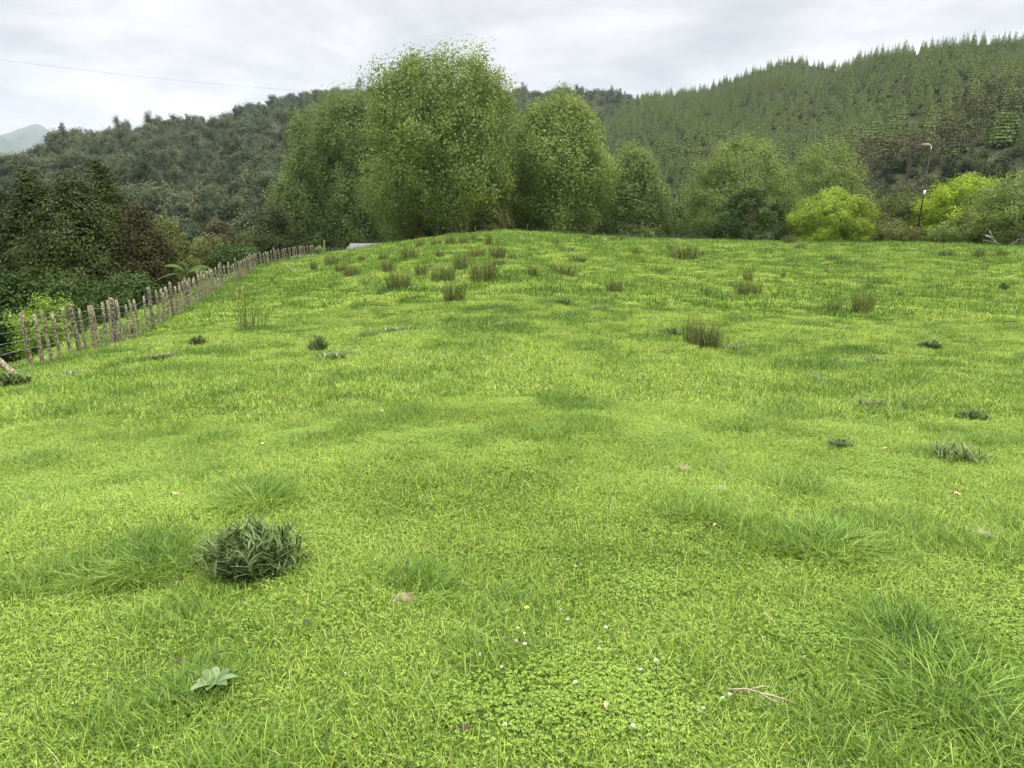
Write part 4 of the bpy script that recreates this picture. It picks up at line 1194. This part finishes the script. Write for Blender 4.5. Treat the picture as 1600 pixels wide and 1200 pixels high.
# leaning strut and fallen rail
def rail(name, p, q, r, label, cat, mat):
    mb = MB(); p = np.array(p); q = np.array(q); tt = np.linspace(0, 1, 6)[:, None]; c = (p+q)/2
    pts = p*(1-tt)+q*tt-c; pts += np.random.default_rng(3).normal(0, .006, pts.shape)
    mb.tube(pts, [r*1.05, r, r*.97, r, r*.92, r*.88], 8)
    o = link(name, mb.mesh(name, M[mat], True), None, tuple(c)); return tag(o, label, cat)
x, y, z, t = ground_at(34, 592)
rail('fence_strut', (x, y, z-.05), (x-1.05, y+.1, z+1.0), .06, 'grey timber strut leaning out of the left edge by the fence', 'strut', 'post')
x, y, z, t = ground_at(12, 602)
rail('fence_strut', (x, y, z-.03), (x-.9, y-.1, z+.42), .05, 'lower timber strut leaning beneath the other at the left edge', 'strut', 'post')
x, y, z, t = ground_at(445, 416); x2, y2, z2, t2 = ground_at(464, 424)
rail('fallen_rail', (x, y, z+.1), (x2, y2-.6, z2+.05), .05, 'fallen grey rail lying in the grass beside the fence', 'rail', 'post')

# ------------------------------------------------------------------ shed, pole, power line, dead branches
def shed():
    x, y = -15.0, 77.5
    zt = z_for(380, x, y); zb = z_for(393, x, y); z = hz1(x, y)
    o = thing('shed', 'low shed with pale grey iron roof beyond the far end of the fence', 'shed', (x, y, z), -.15)
    mb = MB(); W = 6.0; D = 4.2; e = zb-z-.02; r = zt-z
    n = 40; V = []; F = []
    for i in range(n+1):
        xx = -W/2+W*i/n; c = .02*math.cos(i*PI)
        V += [(xx, -D/2, e+c), (xx, 0, r+c), (xx, D/2, e+c)]
    for i in range(n): F += [(3*i, 3*i+3, 3*i+4, 3*i+1), (3*i+1, 3*i+4, 3*i+5, 3*i+2)]
    mb.add(V, F); link('roof', mb.mesh('roof', M['iron']), o)
    mb = MB(); h = max(e-.06, .4)
    for sx in (-1, 1): mb.box((sx*(W/2-.25), 0, h/2-.2), (.08, D-.5, h+.4))
    for sy in (-1, 1): mb.box((0, sy*(D/2-.25), h/2-.2), (W-.6, .08, h+.4))
    link('wall', mb.mesh('wall', M['shed']), o)
shed()
def pole():
    x, y, z = at_depth(1430, 66)
    z = hz1(x, y); H = z_for(226, x, y)-z
    o = thing('lamp_pole', 'rusty brown pole with white curved arm and small white plate', 'pole', (x, y, z))
    o.rotation_euler = (0, .05, 0)
    mb = MB(); mb.tube([(0, 0, -.3), (0, 0, H*.5), (0, 0, H*.95)], [.075, .065, .055], 10); link('pole', mb.mesh('pole', M['rust'], True), o)
    mb = MB(); a = np.linspace(0, 1.75, 9); q = [(0, 0, H*.95), (0, 0, H*.975)]+[(-.32+.32*math.cos(t), 0, H*.975+.28*math.sin(t)) for t in a]+[(-.95, 0, H*.975+.24)]
    mb.tube(q, .026, 8); link('arm', mb.mesh('arm', M['white'], True), o)
    mb = MB(); mb.box((0, -.09, H*.53), (.17, .03, .45)); link('plate', mb.mesh('plate', M['white']), o)
pole()
def power():
    t = 95.; pts = []
    x0, y0, _ = at_depth(-160, t); z0 = z_for(64, x0, y0); x1, y1, _ = at_depth(560, 150.); z1 = z_for(146, x1, y1)
    s = np.linspace(0, 1, 60); P = np.stack([x0+(x1-x0)*s, y0+(y1-y0)*s, z0+(z1-z0)*s-.9*4*s*(1-s)], -1)
    c = P.mean(0); mb = MB(); mb.tube(P-c, .014, 5)
    tag(link('power_line', mb.mesh('power_line', M['line']), None, tuple(c)), 'thin dark power line crossing the sky above the bush hill', 'power line')
power()
def dead_branch():
    x, y, z = at_depth(1580, 57)
    o = thing('dead_branch', 'bleached white dead branches on the ground at the right edge', 'branch', (x, y, z))
    g = np.random.default_rng(8); mb = MB()
    for (p, q, r) in [((-2.2, 0, .9), (-.9, .1, .1), .07), ((-1.6, 0, .55), (-1.9, .2, 1.2), .04), ((1.0, 0, -.1), (.7, 0, 1.1), .09), ((.7, 0, 1.0), (-.3, .1, 1.25), .05), ((.8, 0, .5), (-.1, -.2, .35), .05), ((.75, 0, .8), (1.3, .2, 1.5), .05), ((-1.3, 0, .35), (-2.3, .3, .5), .03), ((-.2, 0, .1), (.9, 0, .35), .06)]:
        tt = np.linspace(0, 1, 6)[:, None]; L = np.array(p)*(1-tt)+np.array(q)*tt+g.normal(0, .05, (6, 3)); mb.tube(L, r*np.linspace(1, .45, 6), 6)
    link('branch', mb.mesh('branch', M['dead'], True), o)
dead_branch()

def haze():
    mb = MB(); mb.box((0, 0, 487), (19000, 19000, 1000))
    m, nt, N, L = newmat('hazy_air')
    v = N.new('ShaderNodeVolumePrincipled'); v.inputs['Color'].default_value = (.88, .93, 1., 1); v.inputs['Density'].default_value = .00008; v.inputs['Anisotropy'].default_value = .2
    o = N.new('ShaderNodeOutputMaterial'); L.new(v.outputs[0], o.inputs['Volume'])
    h = link('haze', mb.mesh('haze', m)); h['kind'] = 'stuff'; h['label'] = 'thin bluish air over the valley that pales the far mountain'; h['category'] = 'haze'
haze()
# ------------------------------------------------------------------ sky and sun
SUN_EL, SUN_AZ = math.radians(48), math.radians(112)       # azimuth clockwise from +Y
w = bpy.data.worlds.new('World'); scene.world = w; w.use_nodes = True
nt = w.node_tree; N = nt.nodes; L = nt.links; N.clear()
sky = N.new('ShaderNodeTexSky'); sky.sky_type = 'NISHITA'; sky.sun_disc = False
sky.sun_elevation = SUN_EL; sky.sun_rotation = SUN_AZ
tc = N.new('ShaderNodeTexCoord'); sp = N.new('ShaderNodeSeparateXYZ'); L.new(tc.outputs['Generated'], sp.inputs[0])
den = math_node(N, L, 'ADD', math_node(N, L, 'MAXIMUM', sp.outputs['Z'], 0.), .16)
px = math_node(N, L, 'DIVIDE', sp.outputs['X'], den); py = math_node(N, L, 'DIVIDE', sp.outputs['Y'], den)
cb = N.new('ShaderNodeCombineXYZ'); L.new(px, cb.inputs[0]); L.new(py, cb.inputs[1])
n1 = N.new('ShaderNodeTexNoise'); n1.inputs['Scale'].default_value = 1.3; n1.inputs['Detail'].default_value = 7; n1.inputs['Roughness'].default_value = .55; n1.inputs['Distortion'].default_value = .25
L.new(cb.outputs[0], n1.inputs['Vector'])
cr = ramp(N, [(.35, (.47, .485, .525)), (.46, (.62, .63, .655)), (.54, (.775, .777, .783)), (.65, (.97, .965, .955))])
L.new(n1.outputs['Fac'], cr.inputs[0])
gz = N.new('ShaderNodeMapRange'); gz.inputs[1].default_value = .30; gz.inputs[2].default_value = 1.; gz.inputs[3].default_value = 1.; gz.inputs[4].default_value = 10.4; gz.interpolation_type = 'SMOOTHSTEP'  # gain added to the unseen zenith to brighten the grass below
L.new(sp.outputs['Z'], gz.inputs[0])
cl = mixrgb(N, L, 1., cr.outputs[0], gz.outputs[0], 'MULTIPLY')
sc_ = mixrgb(N, L, 1., sky.outputs[0], (.1, .1, .1), 'MULTIPLY')
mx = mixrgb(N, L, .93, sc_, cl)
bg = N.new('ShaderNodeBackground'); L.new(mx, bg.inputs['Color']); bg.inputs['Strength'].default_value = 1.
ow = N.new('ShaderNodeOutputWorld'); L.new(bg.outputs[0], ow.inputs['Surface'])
sd = bpy.data.lights.new('sun', 'SUN'); sd.energy = 1.5; sd.angle = math.radians(14); sd.color = (1, .95, .86)
so = bpy.data.objects.new('sun', sd); COL.objects.link(so)
so.rotation_euler = (PI/2-SUN_EL, 0, PI-SUN_AZ)
scene.view_settings.view_transform = 'Standard'; scene.view_settings.look = 'None'; scene.view_settings.gamma = 1.; scene.view_settings.exposure = 0.
scene.render.engine = 'CYCLES'
scene.cycles.use_adaptive_sampling = True; scene.cycles.adaptive_threshold = .03; scene.cycles.max_bounces = 4; scene.cycles.diffuse_bounces = 3; scene.cycles.glossy_bounces = 1; scene.cycles.transmission_bounces = 2; scene.cycles.volume_bounces = 0; scene.cycles.transparent_max_bounces = 8
